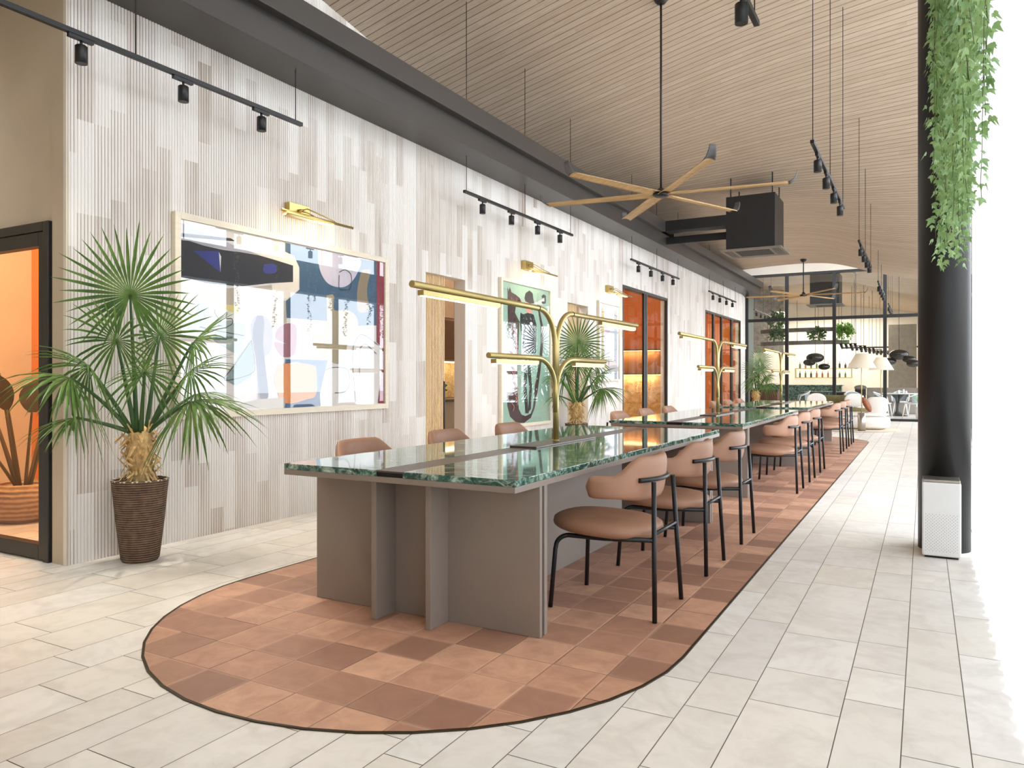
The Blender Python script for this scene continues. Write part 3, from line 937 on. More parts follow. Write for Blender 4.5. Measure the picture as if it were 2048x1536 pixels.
# ------------------------------------------------------------------ air purifier
t = empty('air_purifier', (0.105, 5.96, 0), 0, 'white air purifier with perforated front standing before the black column', 'air purifier')
b = MB(); b.bbox(-0.116, 0.116, -0.122, 0.122, 0.014, 0.515, 0.010); b.build('body', M['white_metal'], t)
b = MB(); b.box(-0.10, 0.10, -0.105, 0.105, 0.0, 0.0135); b.build('base', M['dark_inner'], t)
b = MB(); b.bbox(-0.112, 0.112, -0.119, 0.119, 0.516, 0.534, 0.006); b.build('top_rim', M['steel'], t)
b = MB()
for i in range(19):
    for j in range(25):
        if (i + j) % 2: continue
        x = -0.093 + 0.0103 * i; z = 0.05 + 0.0103 * j
        vs = [(x + 0.0022 * math.cos(PI / 3 * q), -0.1226, z + 0.0022 * math.sin(PI / 3 * q)) for q in range(6)] + [(x, -0.1226, z)]
        b.add(vs, [(q, (q + 1) % 6, 6) for q in range(6)])
b.build('perforation', simple('purifier_holes', rgb(96, 92, 60), 0.7), t)

# ------------------------------------------------------------------ picture lights
def make_sconce(y, zb, zp0, zp1, lab):
    t = empty('picture_light', (WX, y, zb), 0, lab, 'wall light', 'brass picture lights')
    b = MB(); b.bbox(0.013, 0.075, -0.125, 0.125, zp0 - zb, zp1 - zb, 0.003); b.build('mounting_plate', M['brass'], t)
    zm = (zp0 + zp1) / 2 - zb
    b = MB(); b.lathe([(0.0, -0.012), (0.022, -0.010), (0.022, 0.012), (0.0, 0.014)], 16, (0.09, 0, zm)); b.build('knuckle', M['brass'], t)
    b = MB(); b.tube([(0.08, 0, zm), (0.16, 0.0, zm + 0.01), (0.23, 0.12, 0.06), (0.285, 0.22, 0.02)], 0.006, 8)
    b.tube([(0.08, 0, zm), (0.18, -0.02, zm - 0.03), (0.285, -0.05, 0.018)], 0.006, 8); b.build('arm', M['brass'], t)
    b = MB(); b.tube([(0.30, -0.435, 0.0), (0.30, 0.435, 0.0)], 0.012, 12); bar = b.build('bar', M['brass'], t)
    b = MB()
    pr = arc(0.30, -0.012, 0.028, R(170), R(370), 8)
    vs = [(x, -0.40, z) for x, z in pr] + [(x, 0.16, z) for x, z in pr]
    b.add(vs, [(i, i + 1, 10 + i - 1, 9 + i) for i in range(8)], 0, True)
    b.add([(x, yy, z) for yy in (-0.40, 0.16) for x, z in ((0.275, -0.012), (0.325, -0.012), (0.325, -0.020), (0.275, -0.020))], [(0, 1, 5, 4), (1, 2, 6, 5), (3, 0, 4, 7)])
    b.build('reflector', M['brass'], bar)
    b = MB(); b.box(0.279, 0.321, -0.395, 0.155, -0.030, -0.024); b.build('diffuser', M['led'], bar)
    # real light thrown down onto the picture
    ld = bpy.data.lights.new('picture_lamp', 'AREA'); ld.shape = 'RECTANGLE'; ld.size = 0.05; ld.size_y = 0.75; ld.energy = 2.2; ld.color = (1.0, 0.80, 0.52)
    lo = bpy.data.objects.new('picture_lamp', ld); COL.objects.link(lo); lo.parent = t; lo.location = (0.29, 0, -0.036); lo.rotation_euler = (0, R(38), 0)
    return t
make_sconce(4.88, 2.605, 2.64, 2.76, 'brass picture light above the large abstract painting')
make_sconce(9.26, 2.69, 2.74, 2.86, 'brass picture light above the mint green poster')
make_sconce(12.385, 2.69, 2.74, 2.86, 'brass picture light above the small pale poster')
# ------------------------------------------------------------------ pictures
def smooth_line(p, n=6):
    out = []
    for i in range(len(p) - 1):
        p0 = p[max(i - 1, 0)]; p1 = p[i]; p2 = p[i + 1]; p3 = p[min(i + 2, len(p) - 1)]
        for k in range(n):
            t = k / n
            out.append(tuple(0.5 * ((2 * p1[a]) + (-p0[a] + p2[a]) * t + (2 * p0[a] - 5 * p1[a] + 4 * p2[a] - p3[a]) * t * t + (-p0[a] + 3 * p1[a] - 3 * p2[a] + p3[a]) * t ** 3) for a in (0, 1)))
    out.append(p[-1]); return out
INK = {}
def ink(c):
    if c not in INK: INK[c] = simple('print_ink', rgb(*c), 0.6, 0, 0.03, 14)
    return INK[c]
def picture(y0, y1, z0, z1, fw, bg, shapes, lines, lab, fname='framed_picture'):
    yc, zc = (y0 + y1) / 2, (z0 + z1) / 2
    t = empty(fname, (WX, yc, z0), 0, lab, 'picture', 'framed pictures on the fluted wall')
    W, H = y1 - y0, z1 - z0
    b = MB()
    b.bbox(0.0125, 0.06, -W / 2, -W / 2 + fw, 0, H, 0.002); b.bbox(0.0125, 0.06, W / 2 - fw, W / 2, 0, H, 0.002)
    b.bbox(0.0125, 0.06, -W / 2 + fw, W / 2 - fw, H - fw, H, 0.002); b.bbox(0.0125, 0.06, -W / 2 + fw, W / 2 - fw, 0, fw, 0.002)
    b.build('frame', M['picframe'], t)
    iw, ih = W - 2 * fw, H - 2 * fw
    def P(u, v, x):
        u = min(max(u, 0), 1); v = min(max(v, 0), 1)
        return (x, -iw / 2 + u * iw, fw + ih * (1 - v))
    mats = [ink(bg)]; b = MB()
    b.box(0.014, 0.036, -iw / 2, iw / 2, fw, fw + ih)
    x = 0.0362
    for c, pts in shapes:
        m = ink(c)
        if m not in mats: mats.append(m)
        x += 0.00025
        vs = [P(u, v, x) for u, v in pts]
        ar = sum(vs[i][1] * vs[(i + 1) % len(vs)][2] - vs[(i + 1) % len(vs)][1] * vs[i][2] for i in range(len(vs)))
        b.add(vs, [list(range(len(vs))) if ar > 0 else list(range(len(vs)))[::-1]], mats.index(m))
    for c, wd, pts in lines:
        m = ink(c)
        if m not in mats: mats.append(m)
        x += 0.00015
        q = [Vector(P(u, v, x)) for u, v in smooth_line(pts)]
        vs = []
        for i, p in enumerate(q):
            d = (q[min(i + 1, len(q) - 1)] - q[max(i - 1, 0)]); n = Vector((0, -d.z, d.y))
            n = n.normalized() * wd / 2 if n.length > 1e-6 else Vector((0, 0, wd / 2))
            vs += [p + n, p - n]
        b.add(vs, [(2 * i, 2 * i + 1, 2 * i + 3, 2 * i + 2) for i in range(len(q) - 1)], mats.index(m))
    b.build('print', mats, t)
    b = MB(); b.box(0.044, 0.046, -iw / 2, iw / 2, fw, fw + ih); b.build('glazing', M['glass_pic'], t)
    return t
A={
 'black':[(-0.001, 0.108), (0.037, 0.104), (0.087, 0.114), (0.163, 0.118), (0.236, 0.113), (0.314, 0.111), (0.395, 0.122), (0.476, 0.135), (0.476, 0.235), (0.354, 0.267), (0.236, 0.306), (0.104, 0.312), (-0.001, 0.297)],
 'greytop':[(-0.001, 0.016), (0.211, 0.082), (0.314, 0.108), (0.236, 0.113), (0.087, 0.114), (-0.001, 0.108)],
 'bar':[(-0.001, 0.072), (0.196, 0.046), (0.217, 0.058), (-0.001, 0.091)],
 'bluetri':[(0.051, 0.152), (0.148, 0.13), (0.154, 0.244)],
 'whtri':[(0.148, 0.134), (0.157, 0.156), (0.154, 0.244)],
 'cream':[(0.005, 0.007), (0.211, 0.013), (0.434, 0.004), (0.438, 0.06), (0.482, 0.076), (0.508, 0.141), (0.508, 0.275), (0.482, 0.328), (0.409, 0.352), (0.381, 0.331), (0.373, 0.259), (0.476, 0.235), (0.476, 0.135), (0.314, 0.108), (0.104, 0.043)],
 'bluedot':[(0.34, 0.159), (0.385, 0.146), (0.397, 0.173), (0.388, 0.199), (0.347, 0.209), (0.334, 0.191)],
 'bluepanel':[(0.438, 0.007), (0.605, 0.01), (0.836, 0.008), (0.949, 0.002), (0.951, 0.45), (0.817, 0.468), (0.645, 0.453), (0.445, 0.457), (0.441, 0.356), (0.508, 0.275), (0.508, 0.141), (0.482, 0.076), (0.438, 0.06)],
 'lilacblob':[(0.605, 0.005), (0.836, 0.003), (0.831, 0.102), (0.782, 0.19), (0.729, 0.223), (0.661, 0.212), (0.621, 0.154), (0.605, 0.075)],
 'tanbar':[(0.854, 0.083), (0.911, 0.071), (0.893, 0.17), (0.89, 0.251), (0.903, 0.349), (0.836, 0.368), (0.827, 0.261), (0.834, 0.181)],
 'red':[(0.951, 0.001), (0.999, -0.002), (0.999, 0.998), (0.959, 0.996), (0.984, 0.792), (0.989, 0.606), (0.951, 0.567)],
 'tan1':[(0.649, 0.289), (0.691, 0.282), (0.693, 0.376), (0.773, 0.366), (0.827, 0.418), (0.827, 0.517), (0.768, 0.599), (0.759, 0.706), (0.703, 0.726), (0.645, 0.69), (0.581, 0.62), (0.581, 0.546), (0.621, 0.529), (0.649, 0.541)],
 'mauve':[(0.438, 0.492), (0.489, 0.5), (0.489, 0.643), (0.467, 0.688), (0.423, 0.69), (0.392, 0.639), (0.388, 0.605), (0.441, 0.614), (0.392, 0.583), (0.402, 0.526)],
 'lilac2':[(0.297, 0.465), (0.34, 0.46), (0.371, 0.503), (0.378, 0.58), (0.367, 0.666), (0.34, 0.718), (0.357, 0.922), (0.314, 0.937), (0.307, 0.727), (0.281, 0.562), (0.284, 0.496)],
 'navy2':[(0.307, 0.46), (0.337, 0.473), (0.334, 0.625), (0.347, 0.777), (0.357, 0.93), (0.32, 0.933), (0.304, 0.728), (0.287, 0.562)],
 'orange':[(0.402, 0.738), (0.496, 0.727), (0.573, 0.739), (0.593, 0.766), (0.593, 0.922), (0.542, 0.952), (0.459, 0.974), (0.416, 0.95), (0.395, 0.88), (0.383, 0.828)],
 'blue3':[(0.438, 0.706), (0.657, 0.704), (0.637, 0.802), (0.613, 0.922), (0.617, 0.997), (0.434, 0.999), (0.438, 0.969), (0.542, 0.952), (0.593, 0.922), (0.593, 0.757), (0.496, 0.722), (0.438, 0.733)],
 'green1':[(0.127, 0.575), (0.211, 0.511), (0.249, 0.507), (0.258, 0.564), (0.242, 0.647), (0.224, 0.689), (0.181, 0.659), (0.127, 0.614)],
 'green2':[(0.23, 0.689), (0.281, 0.612), (0.297, 0.728), (0.281, 0.811), (0.217, 0.864), (0.175, 0.827)],
 'green3':[(0.142, 0.515), (0.199, 0.501), (0.196, 0.529), (0.163, 0.544), (0.142, 0.538)],
 'yellow':[(0.148, 0.419), (0.23, 0.412), (0.227, 0.465), (0.187, 0.45)],
 'lav':[(-0.001, 0.571), (0.051, 0.528), (0.068, 0.419), (0.104, 0.433), (0.096, 0.601), (0.043, 0.567)],
 'beige':[(-0.001, 0.361), (0.249, 0.311), (0.374, 0.272), (0.381, 0.331), (0.409, 0.352), (0.444, 0.356), (0.445, 0.487), (0.402, 0.509), (0.378, 0.52), (0.347, 0.463), (0.294, 0.461), (0.268, 0.415), (0.11, 0.424), (-0.001, 0.428)],
 'dgrn':[(0.124, 0.595), (0.202, 0.589), (0.202, 0.601), (0.181, 0.604), (0.178, 0.611), (0.127, 0.613)],
 'base2':[(0.151, 0.985), (0.314, 0.941), (0.434, 0.938), (0.434, 0.999)],
}
L={
 'l1':[(0.133, 0.449), (0.13, 0.465), (0.148, 0.494), (0.178, 0.459), (0.175, 0.491), (0.199, 0.492), (0.199, 0.521), (0.163, 0.548)],
 'l2':[(0.281, 0.604), (0.211, 0.746), (0.169, 0.831), (0.274, 0.799), (0.297, 0.744), (0.281, 0.604)],
 'l3':[(0.817, 0.979), (0.799, 0.665), (0.827, 0.546), (0.863, 0.524), (0.911, 0.55), (0.959, 0.587)],
 'l4':[(0.613, 0.895), (0.629, 0.793), (0.67, 0.755), (0.738, 0.75), (0.773, 0.773), (0.782, 0.851), (0.755, 0.908), (0.695, 0.916)],
 'l5':[(0.845, 0.862), (0.84, 0.654), (0.854, 0.604), (0.882, 0.587), (0.949, 0.649)],
 'l6':[(0.72, 0.144), (0.72, 0.23), (0.746, 0.235), (0.786, 0.219), (0.79, 0.13), (0.755, 0.103), (0.72, 0.125)],
 'l7':[(0.073, 0.549), (0.122, 0.56), (0.249, 0.581)],
}
B={
 'head':[(0.111, 0.029), (0.132, 0.066), (0.158, 0.029), (0.184, 0.066), (0.277, 0.079), (0.355, 0.097), (0.382, 0.123), (0.355, 0.137), (0.277, 0.154), (0.255, 0.206), (0.355, 0.272), (0.116, 0.284), (0.111, 0.114)],
 'cap':[(0.446, 0.091), (0.469, 0.053), (0.55, 0.026), (0.621, 0.041), (0.638, 0.085), (0.657, 0.113), (0.562, 0.123), (0.469, 0.113)],
 'face':[(0.469, 0.113), (0.574, 0.122), (0.609, 0.186), (0.55, 0.197), (0.492, 0.185), (0.469, 0.146)],
 'jacket':[(0.366, 0.2), (0.423, 0.209), (0.538, 0.19), (0.645, 0.2), (0.711, 0.28), (0.694, 0.488), (0.423, 0.494), (0.355, 0.272)],
 'mega':[(0.645, 0.114), (0.88, 0.06), (0.893, 0.106), (0.706, 0.122)],
 'ring':[(0.817, 0.048), (0.867, 0.031), (0.918, 0.04), (0.918, 0.096), (0.867, 0.107), (0.817, 0.102), (0.829, 0.089), (0.885, 0.085), (0.885, 0.055), (0.829, 0.064)],
 'arm':[(0.706, 0.097), (0.73, 0.091), (0.86, 0.281), (0.804, 0.284)],
 'body':[(0.111, 0.284), (0.344, 0.273), (0.31, 0.576), (0.299, 0.734), (0.333, 0.893), (0.389, 0.935), (0.469, 0.949), (0.586, 0.933), (0.633, 0.885), (0.669, 0.737), (0.755, 0.57), (0.804, 0.401), (0.804, 0.284), (0.867, 0.281), (0.86, 0.417), (0.804, 0.595), (0.73, 0.779), (0.669, 0.894), (0.586, 0.965), (0.446, 0.997), (0.288, 0.991), (0.158, 0.943), (0.105, 0.864), (0.09, 0.655), (0.105, 0.424)],
 'legL':[(0.411, 0.574), (0.446, 0.638), (0.423, 0.735), (0.469, 0.929), (0.538, 0.931), (0.492, 0.735), (0.51, 0.638), (0.469, 0.533)],
 'legR':[(0.538, 0.532), (0.515, 0.638), (0.55, 0.736), (0.527, 0.923), (0.586, 0.9), (0.609, 0.736), (0.586, 0.638), (0.574, 0.531)],
}

cA = {'black': (36, 35, 40), 'greytop': (170, 166, 170), 'bar': (40, 36, 38), 'bluetri': (44, 52, 122), 'whtri': (222, 216, 210), 'cream': (226, 214, 198), 'bluedot': (48, 54, 124),
      'bluepanel': (58, 88, 112), 'lilacblob': (198, 190, 200), 'tanbar': (142, 124, 96), 'red': (136, 40, 54), 'tan1': (158, 142, 112), 'mauve': (150, 92, 102), 'lilac2': (146, 136, 148),
      'navy2': (72, 72, 92), 'orange': (222, 142, 82), 'blue3': (66, 98, 132), 'green1': (154, 162, 154), 'green2': (126, 146, 142), 'green3': (150, 160, 152), 'yellow': (212, 192, 122),
      'lav': (166, 172, 202), 'beige': (176, 162, 142), 'dgrn': (74, 104, 86), 'base2': (178, 168, 150)}
order = ['beige', 'lav', 'yellow', 'cream', 'greytop', 'black', 'bar', 'bluetri', 'whtri', 'bluedot', 'bluepanel', 'lilacblob', 'tanbar', 'red', 'blue3', 'tan1', 'lilac2', 'navy2', 'mauve', 'orange', 'green1', 'green2', 'green3', 'dgrn', 'base2']
picture(3.635, 6.146, 0.915, 2.462, 0.05, (216, 208, 200), [(cA[k], smooth_line(A[k] + [A[k][0]], 4)[:-1] if k in ('bluedot', 'lilacblob', 'tan1', 'mauve', 'lilac2', 'orange', 'green3', 'navy2', 'tanbar') else A[k]) for k in order],
        [((60, 52, 50), 0.007, v) for v in L.values()], 'large framed abstract painting of coloured shapes on the fluted wall')
cB = {'head': (66, 36, 34), 'cap': (34, 36, 34), 'face': (226, 160, 138), 'jacket': (36, 36, 38), 'mega': (214, 220, 214), 'ring': (34, 36, 36), 'arm': (70, 40, 38), 'body': (70, 42, 42), 'legL': (36, 36, 40), 'legR': (36, 36, 40)}
sB = [(cB[k], B[k]) for k in ('body', 'head', 'arm', 'legL', 'legR', 'jacket', 'face', 'cap', 'mega', 'ring')]
lB = []
rq = random.Random(3)
for k in range(16):
    u = 0.14 + 0.16 * rq.random(); v = 0.30 + 0.58 * k / 16
    lB.append(((190, 96, 88), 0.010, [(u, v), (u + 0.05, v + 0.03), (u + 0.03, v + 0.06)]))
for k in range(5):
    lB.append(((200, 110, 100), 0.008, [(0.16 + 0.05 * k, 0.10 + 0.02 * (k % 2)), (0.18 + 0.05 * k, 0.15)]))
for k in range(60):
    u = 0.40 + 0.27 * rq.random(); v = 0.22 + 0.25 * rq.random()
    sB.append(((226, 226, 226), [(u, v), (u + 0.008, v + 0.003), (u + 0.001, v + 0.006)]))
sB.append(((236, 232, 224), [(0.57 + 0.03 * math.cos(a), 0.27 + 0.012 * math.sin(a)) for a in [PI * k / 6 for k in range(12)]]))
picture(8.505, 10.016, 0.56, 2.555, 0.042, (158, 190, 170), sB, lB, 'tall mint green framed poster of a figure with a megaphone')
sC = [((176, 178, 186), [(0, 0.84), (1, 0.80), (1, 1), (0, 1)]), ((206, 180, 192), [(0.30, 0.2), (0.5, 0.15), (0.62, 0.55), (0.5, 0.86), (0.32, 0.7)]),
      ((212, 186, 128), smooth_line([(0.06, 0.1), (0.2, 0.06), (0.24, 0.3), (0.2, 0.62), (0.4, 0.86), (0.32, 0.9), (0.1, 0.7), (0.06, 0.4), (0.06, 0.1)], 4)[:-1]),
      ((198, 204, 214), [(0.55, 0.1), (0.8, 0.08), (0.95, 0.5), (0.8, 0.8), (0.62, 0.6)]), ((176, 96, 120), [(0.46, 0.4), (0.5, 0.4), (0.5, 0.8), (0.46, 0.8)]),
      ((238, 236, 234), [(0.72 + 0.1 * math.cos(a), 0.22 + 0.09 * math.sin(a)) for a in [PI * k / 8 for k in range(16)]])]
picture(11.87, 12.885, 1.178, 2.56, 0.035, (222, 214, 216), sC, [((70, 66, 70), 0.008, [(0.05, 0.12), (0.5, 0.1), (0.95, 0.14)]), ((70, 66, 70), 0.008, [(0.46, 0.02), (0.47, 0.5), (0.46, 0.98)])],
        'small pale framed poster beside the two pane window')

# ------------------------------------------------------------------ slatted sliding doors in the two niches
def slat_door(name, y0, y1, lab, handle):
    d = empty(name, (-4.965, y0, 0)); struct(d, lab)
    w = y1 - y0
    b = MB(); b.box(-0.02, 0.0, 0, w, 0.01, 2.419); n = int(w / 0.029)
    for k in range(n):
        b.bbox(0.0, 0.018, 0.004 + k * w / n, 0.004 + k * w / n + 0.021, 0.01, 2.419, 0.002)
    b.build('slat_panel', M['oak_slat'], d)
    if handle:
        b = MB(); b.bbox(0.018, 0.032, w - 0.030, w - 0.012, 0.45, 1.19, 0.002); b.build('pull_handle', M['black'], d)
slat_door('door_2', 6.878, 7.34, 'oak slatted sliding door in the nearer niche', True)
slat_door('door_3', 10.686, 11.155, 'oak slatted sliding door in the farther niche', True)

# ------------------------------------------------------------------ kitchen glimpsed through the nearer niche
b = MB(); b.box(-7.2, -7.1, 4.7, 12.55, 0, 3.8); struct(b.build('wall_kitchen', M['plaster']), 'kitchen back wall')
t = empty('wall_cabinet', (-7.09, 10.2, 1.5), 0, 'brown wall cabinet in the kitchen behind the nearer niche', 'cabinet')
b = MB(); b.bbox(0, 0.38, -2.0, 2.0, 0, 1.35); b.build('carcass', simple('brown_cabinet', rgb(146, 120, 98), 0.6), t)
for k in range(4):
    b = MB(); b.bbox(0.381, 0.40, -1.99 + k, -1.01 + k, 0.03, 0.66, 0.002); b.build('glass_door', simple('brown_glass', rgb(82, 58, 44), 0.1), t)
    b = MB(); b.bbox(0.381, 0.40, -1.99 + k, -1.01 + k, 0.70, 1.33, 0.002); b.build('cabinet_door', simple('brown_cabinet_door', rgb(150, 126, 106), 0.6), t)
b = MB(); b.box(0.05, 0.36, -1.98, 1.98, -0.012, -0.001); b.build('led_strip', M['led'], t)
t = empty('kitchen_counter', (-7.09, 10.2, 0), 0, 'kitchen counter below the lit stone splashback', 'counter')
b = MB(); b.bbox(0, 0.58, -2.0, 2.0, 0.0, 0.86); b.build('base_unit', M['taupe'], t)
b = MB(); b.bbox(0, 0.60, -2.02, 2.02, 0.861, 0.90); b.build('worktop', M['dark_wood'], t)
b = MB(); b.box(-7.095, -7.07, 8.2, 12.2, 0.905, 1.485); tag(b.build('stone_splashback', M['lit_stone']), 'lit split stone splashback behind the nearer niche', 'splashback')
def leafy(mb, c, r, n, rq, ll=0.10, lw=0.035, up=0.5):
    for _ in range(n):
        d = Vector((rq.gauss(0, 1), rq.gauss(0, 1), rq.gauss(0, 1) * 0.7 + up)).normalized()
        p = Vector(c) + d * r * (0.25 + 0.75 * rq.random())
        q = (d + Vector((rq.gauss(0, .5), rq.gauss(0, .5), rq.gauss(0, .4)))).normalized()
        s = q.cross(Vector((rq.gauss(0, 1), rq.gauss(0, 1), rq.gauss(0, 1)))).normalized()
        L_ = ll * (0.6 + 0.7 * rq.random()); W_ = lw * (0.6 + 0.7 * rq.random())
        n_ = q.cross(s) * 0.15 * L_
        vs = [p, p + q * L_ * 0.45 + s * W_ + n_, p + q * L_, p + q * L_ * 0.45 - s * W_ + n_]
        mb.add(vs, [(0, 1, 2, 3)], 0, True)
def bush(name, loc, r, n, lab, cat='plant', group=None, m='plant', pot=None, seed=1, ll=0.1, lw=0.035):
    t = empty(name, loc, 0, lab, cat, group); rq = random.Random(seed)
    b = MB(); leafy(b, (0, 0, (pot or 0) + r * 0.7), r, n, rq, ll, lw); b.build('foliage', M[m], t)
    if pot:
        b = MB(); b.lathe([(0.05, 0), (0.07, pot), (0.06, pot), (0.0, pot - 0.01)], 16); b.build('pot', M['clay'], t)
    return t
bush('potted_herb', (-6.78, 9.86, 0.901), 0.10, 90, 'small green herb pot on the kitchen counter', pot=0.07, seed=4, ll=0.07, lw=0.03)
bush('trailing_plant', (-6.85, 9.95, 2.856), 0.24, 200, 'green plant on top of the brown wall cabinet', seed=5)

# ------------------------------------------------------------------ stone and shelf wall inside the orange room
b = MB(); b.box(-7.45, -5.45, 17.24, 17.295, 0, 1.31); tag(b.build('stone_cladding', M['lit_stone']), 'low split stone cladding inside the orange room', 'wall cladding')
t = empty('wall_shelf', (-6.45, 17.29, 1.32), 0, 'oak wall panel with amber lit shelf edges in the orange room', 'shelf')
b = MB(); b.bbox(-1.0, 1.0, -0.05, 0.0, 0.03, 0.57); b.build('oak_panel', simple('mid_oak', rgb(150, 100, 58), 0.5, 0, .15, 5), t)
for z, w in ((0.0, 1.0), (0.575, 0.98)):
    b = MB(); b.bbox(-w, w, -0.26, 0.0, z, z + 0.025); s = b.build('shelf_board', M['dark_wood'], t)
    b = MB(); b.box(-w, w, -0.10, -0.08, z - 0.012, z - 0.001); b.build('led_strip', M['led_strip'], s)
    ld = bpy.data.lights.new('shelf_lamp', 'AREA'); ld.shape = 'RECTANGLE'; ld.size = 1.8; ld.size_y = 0.05; ld.energy = 9; ld.color = (1.0, 0.72, 0.38)
    lo = bpy.data.objects.new('shelf_lamp', ld); COL.objects.link(lo); lo.parent = t; lo.location = (0, -0.14, z - 0.014)

# ------------------------------------------------------------------ palms
def palm_frond(t, az, el, Ln, droop, fr, nl, seed, spread=150, tipdroop=0.35, base_r=0.05, z0=0.86):
    rq = random.Random(seed)
    a, e = R(az), R(el)
    d0 = Vector((math.cos(a) * math.cos(e), math.sin(a) * math.cos(e), math.sin(e)))
    S = Vector((-math.sin(a), math.cos(a), 0))
    b0 = Vector((math.cos(a) * base_r, math.sin(a) * base_r, z0))
    pts = [b0 + d0 * Ln * k / 10 - Vector((0, 0, droop * Ln * (k / 10) ** 2)) for k in range(11)]
    mb = MB(); mb.tube(pts, [0.017 - 0.0095 * k / 10 for k in range(11)], 7)
    st = mb.build('petiole', M['petiole'], t)
    T = (pts[-1] - pts[-2]).normalized(); N = S.cross(T).normalized(); h = pts[-1]
    mb = MB()
    for k in range(nl):
        ph = R(-spread + 2 * spread * k / (nl - 1))
        D = (T * math.cos(ph) + S * math.sin(ph) + N * (0.10 + 0.10 * math.cos(ph * 0.5))).normalized()
        side = D.cross(N).normalized(); nn = side.cross(D)
        L_ = fr * (0.62 + 0.38 * math.cos(ph * 0.55)) * (0.92 + 0.16 * rq.random()); W_ = 0.0105 * (fr / 0.45)
        vs = []; stn = [(0, 0.10), (0.16, 0.42), (0.40, 1.0), (0.65, 0.85), (0.85, 0.45), (1.0, 0.03)]
        dr = tipdroop * (0.7 + 0.6 * rq.random())
        for s, w in stn:
            c = h + D * L_ * s - Vector((0, 0, dr * L_ * s * s * (0.4 + 0.6 * max(0, 1 - D.z))))
            vs += [c - side * W_ * w + nn * W_ * w * 0.5, c, c + side * W_ * w + nn * W_ * w * 0.5]
        fs = []
        for i in range(len(stn) - 1):
            q = 3 * i; fs += [(q, q + 1, q + 4, q + 3), (q + 1, q + 2, q + 5, q + 4)]
        mb.add(vs, fs, 0, True)
    mb.build('fan_leaf', M['palm'], st)
def make_palm():
    t = empty('potted_palm', (0, 0, 0), 0, None, 'plant', 'potted fan palms along the fluted wall')
    b = MB(); b.lathe([(0.0, 0.0), (0.108, 0.0), (0.120, 0.02), (0.150, 0.27), (0.168, 0.46), (0.176, 0.535), (0.176, 0.545)], 40, cap=False); p = b.build('pot', M['wicker'], t)
    b = MB(); b.lathe([(0.158, 0.50), (0.160, 0.547), (0.178, 0.547), (0.178, 0.540)], 40, cap=False)
    b.build('pot_lip', M['wicker'], p)
    b = MB()
    for k in range(28):
        if k % 2: continue
        a0, a1 = 2 * PI * k / 28, 2 * PI * (k + 1) / 28
        vs = [((0.160 if q < 2 else 0.1785) * math.cos(aa), (0.160 if q < 2 else 0.1785) * math.sin(aa), 0.5478) for q, aa in enumerate((a0, a1, a1, a0))]
        vs += [(v[0], v[1], 0.540) for v in vs[2:]]
        b.add(vs, [(0, 3, 2, 1), (3, 5, 4, 2)])
    b.build('rim_stitching', simple('cream_stitch', rgb(226, 214, 194), 0.8), p)
    b = MB(); b.lathe([(0.0, 0.505), (0.159, 0.50)], 30, cap=False); b.build('soil', M['soil'], t)
    # shaggy trunk
    b = MB(); b.lathe([(0.075, 0.50), (0.070, 0.60), (0.082, 0.74), (0.070, 0.86), (0.03, 0.90), (0.0, 0.90)], 14); rq = random.Random(8)
    for _ in range(170):
        a = rq.random() * 2 * PI; z = 0.54 + 0.34 * rq.random(); rr = 0.07 + 0.012 * rq.random()
        p0 = Vector((math.cos(a) * rr, math.sin(a) * rr, z)); out = Vector((math.cos(a), math.sin(a), 0)); tg = Vector((-math.sin(a), math.cos(a), 0))
        up = 1 if rq.random() < 0.45 else -1
        d = (out * (0.35 + 0.8 * rq.random()) + Vector((0, 0, up * (0.6 + rq.random()))) + tg * rq.gauss(0, 0.45)).normalized()
        L_ = 0.05 + 0.07 * rq.random(); w = 0.006 + 0.008 * rq.random()
        s = d.cross(out).normalized() * w
        b.add([p0 - s, p0 + s, p0 + d * L_ + s * 0.6, p0 + d * L_ - s * 0.6, p0 + d * L_ * 0.5 + out * 0.006], [(0, 1, 4), (1, 2, 4), (2, 3, 4), (3, 0, 4)])
    b.build('trunk', M['straw'], t)
    F = [(-58, 84, 0.93, 0.02, 0.50, 34, 158, 0.10), (-104, 52, 0.60, 0.18, 0.46, 30, 140, 0.75), (-96, 60, 0.56, 0.10, 0.42, 28, 150, 0.6),
         (30, 60, 0.56, 0.14, 0.38, 28, 150, 0.55), (20, 38, 0.40, 0.10, 0.52, 30, 140, 0.6), (-112, 24, 0.36, 0.10, 0.32, 18, 95, 0.6),
         (100, 80, 0.68, 0.02, 0.42, 28, 150, 0.2), (58, 68, 0.74, 0.10, 0.42, 28, 140, 0.4), (-30, 62, 0.55, 0.16, 0.34, 26, 140, 0.6), (84, 42, 0.48, 0.15, 0.36, 24, 130, 0.6), (-70, 74, 0.66, 0.05, 0.38, 26, 150, 0.35)]
    for i, f in enumerate(F):
        palm_frond(t, f[0], f[1], f[2], f[3], f[4], f[5], 20 + i, f[6], f[7])
    return t
pl = ['fan palm in a brown woven pot between the glazed door and the large painting', 'fan palm in a brown woven pot before the farther slatted niche', 'fan palm standing at the far end by the glass screen']
pm = make_palm()
for i, (x, y, a) in enumerate(((-4.62, 3.2, 0), (-4.62, 10.42, 0), (-4.3, 22.6, 0.3))):
    o = pm if i == 0 else copy_tree(pm)
    o.location = (x, y, 0); o.rotation_euler = (0, 0, a); o['label'] = pl[i]

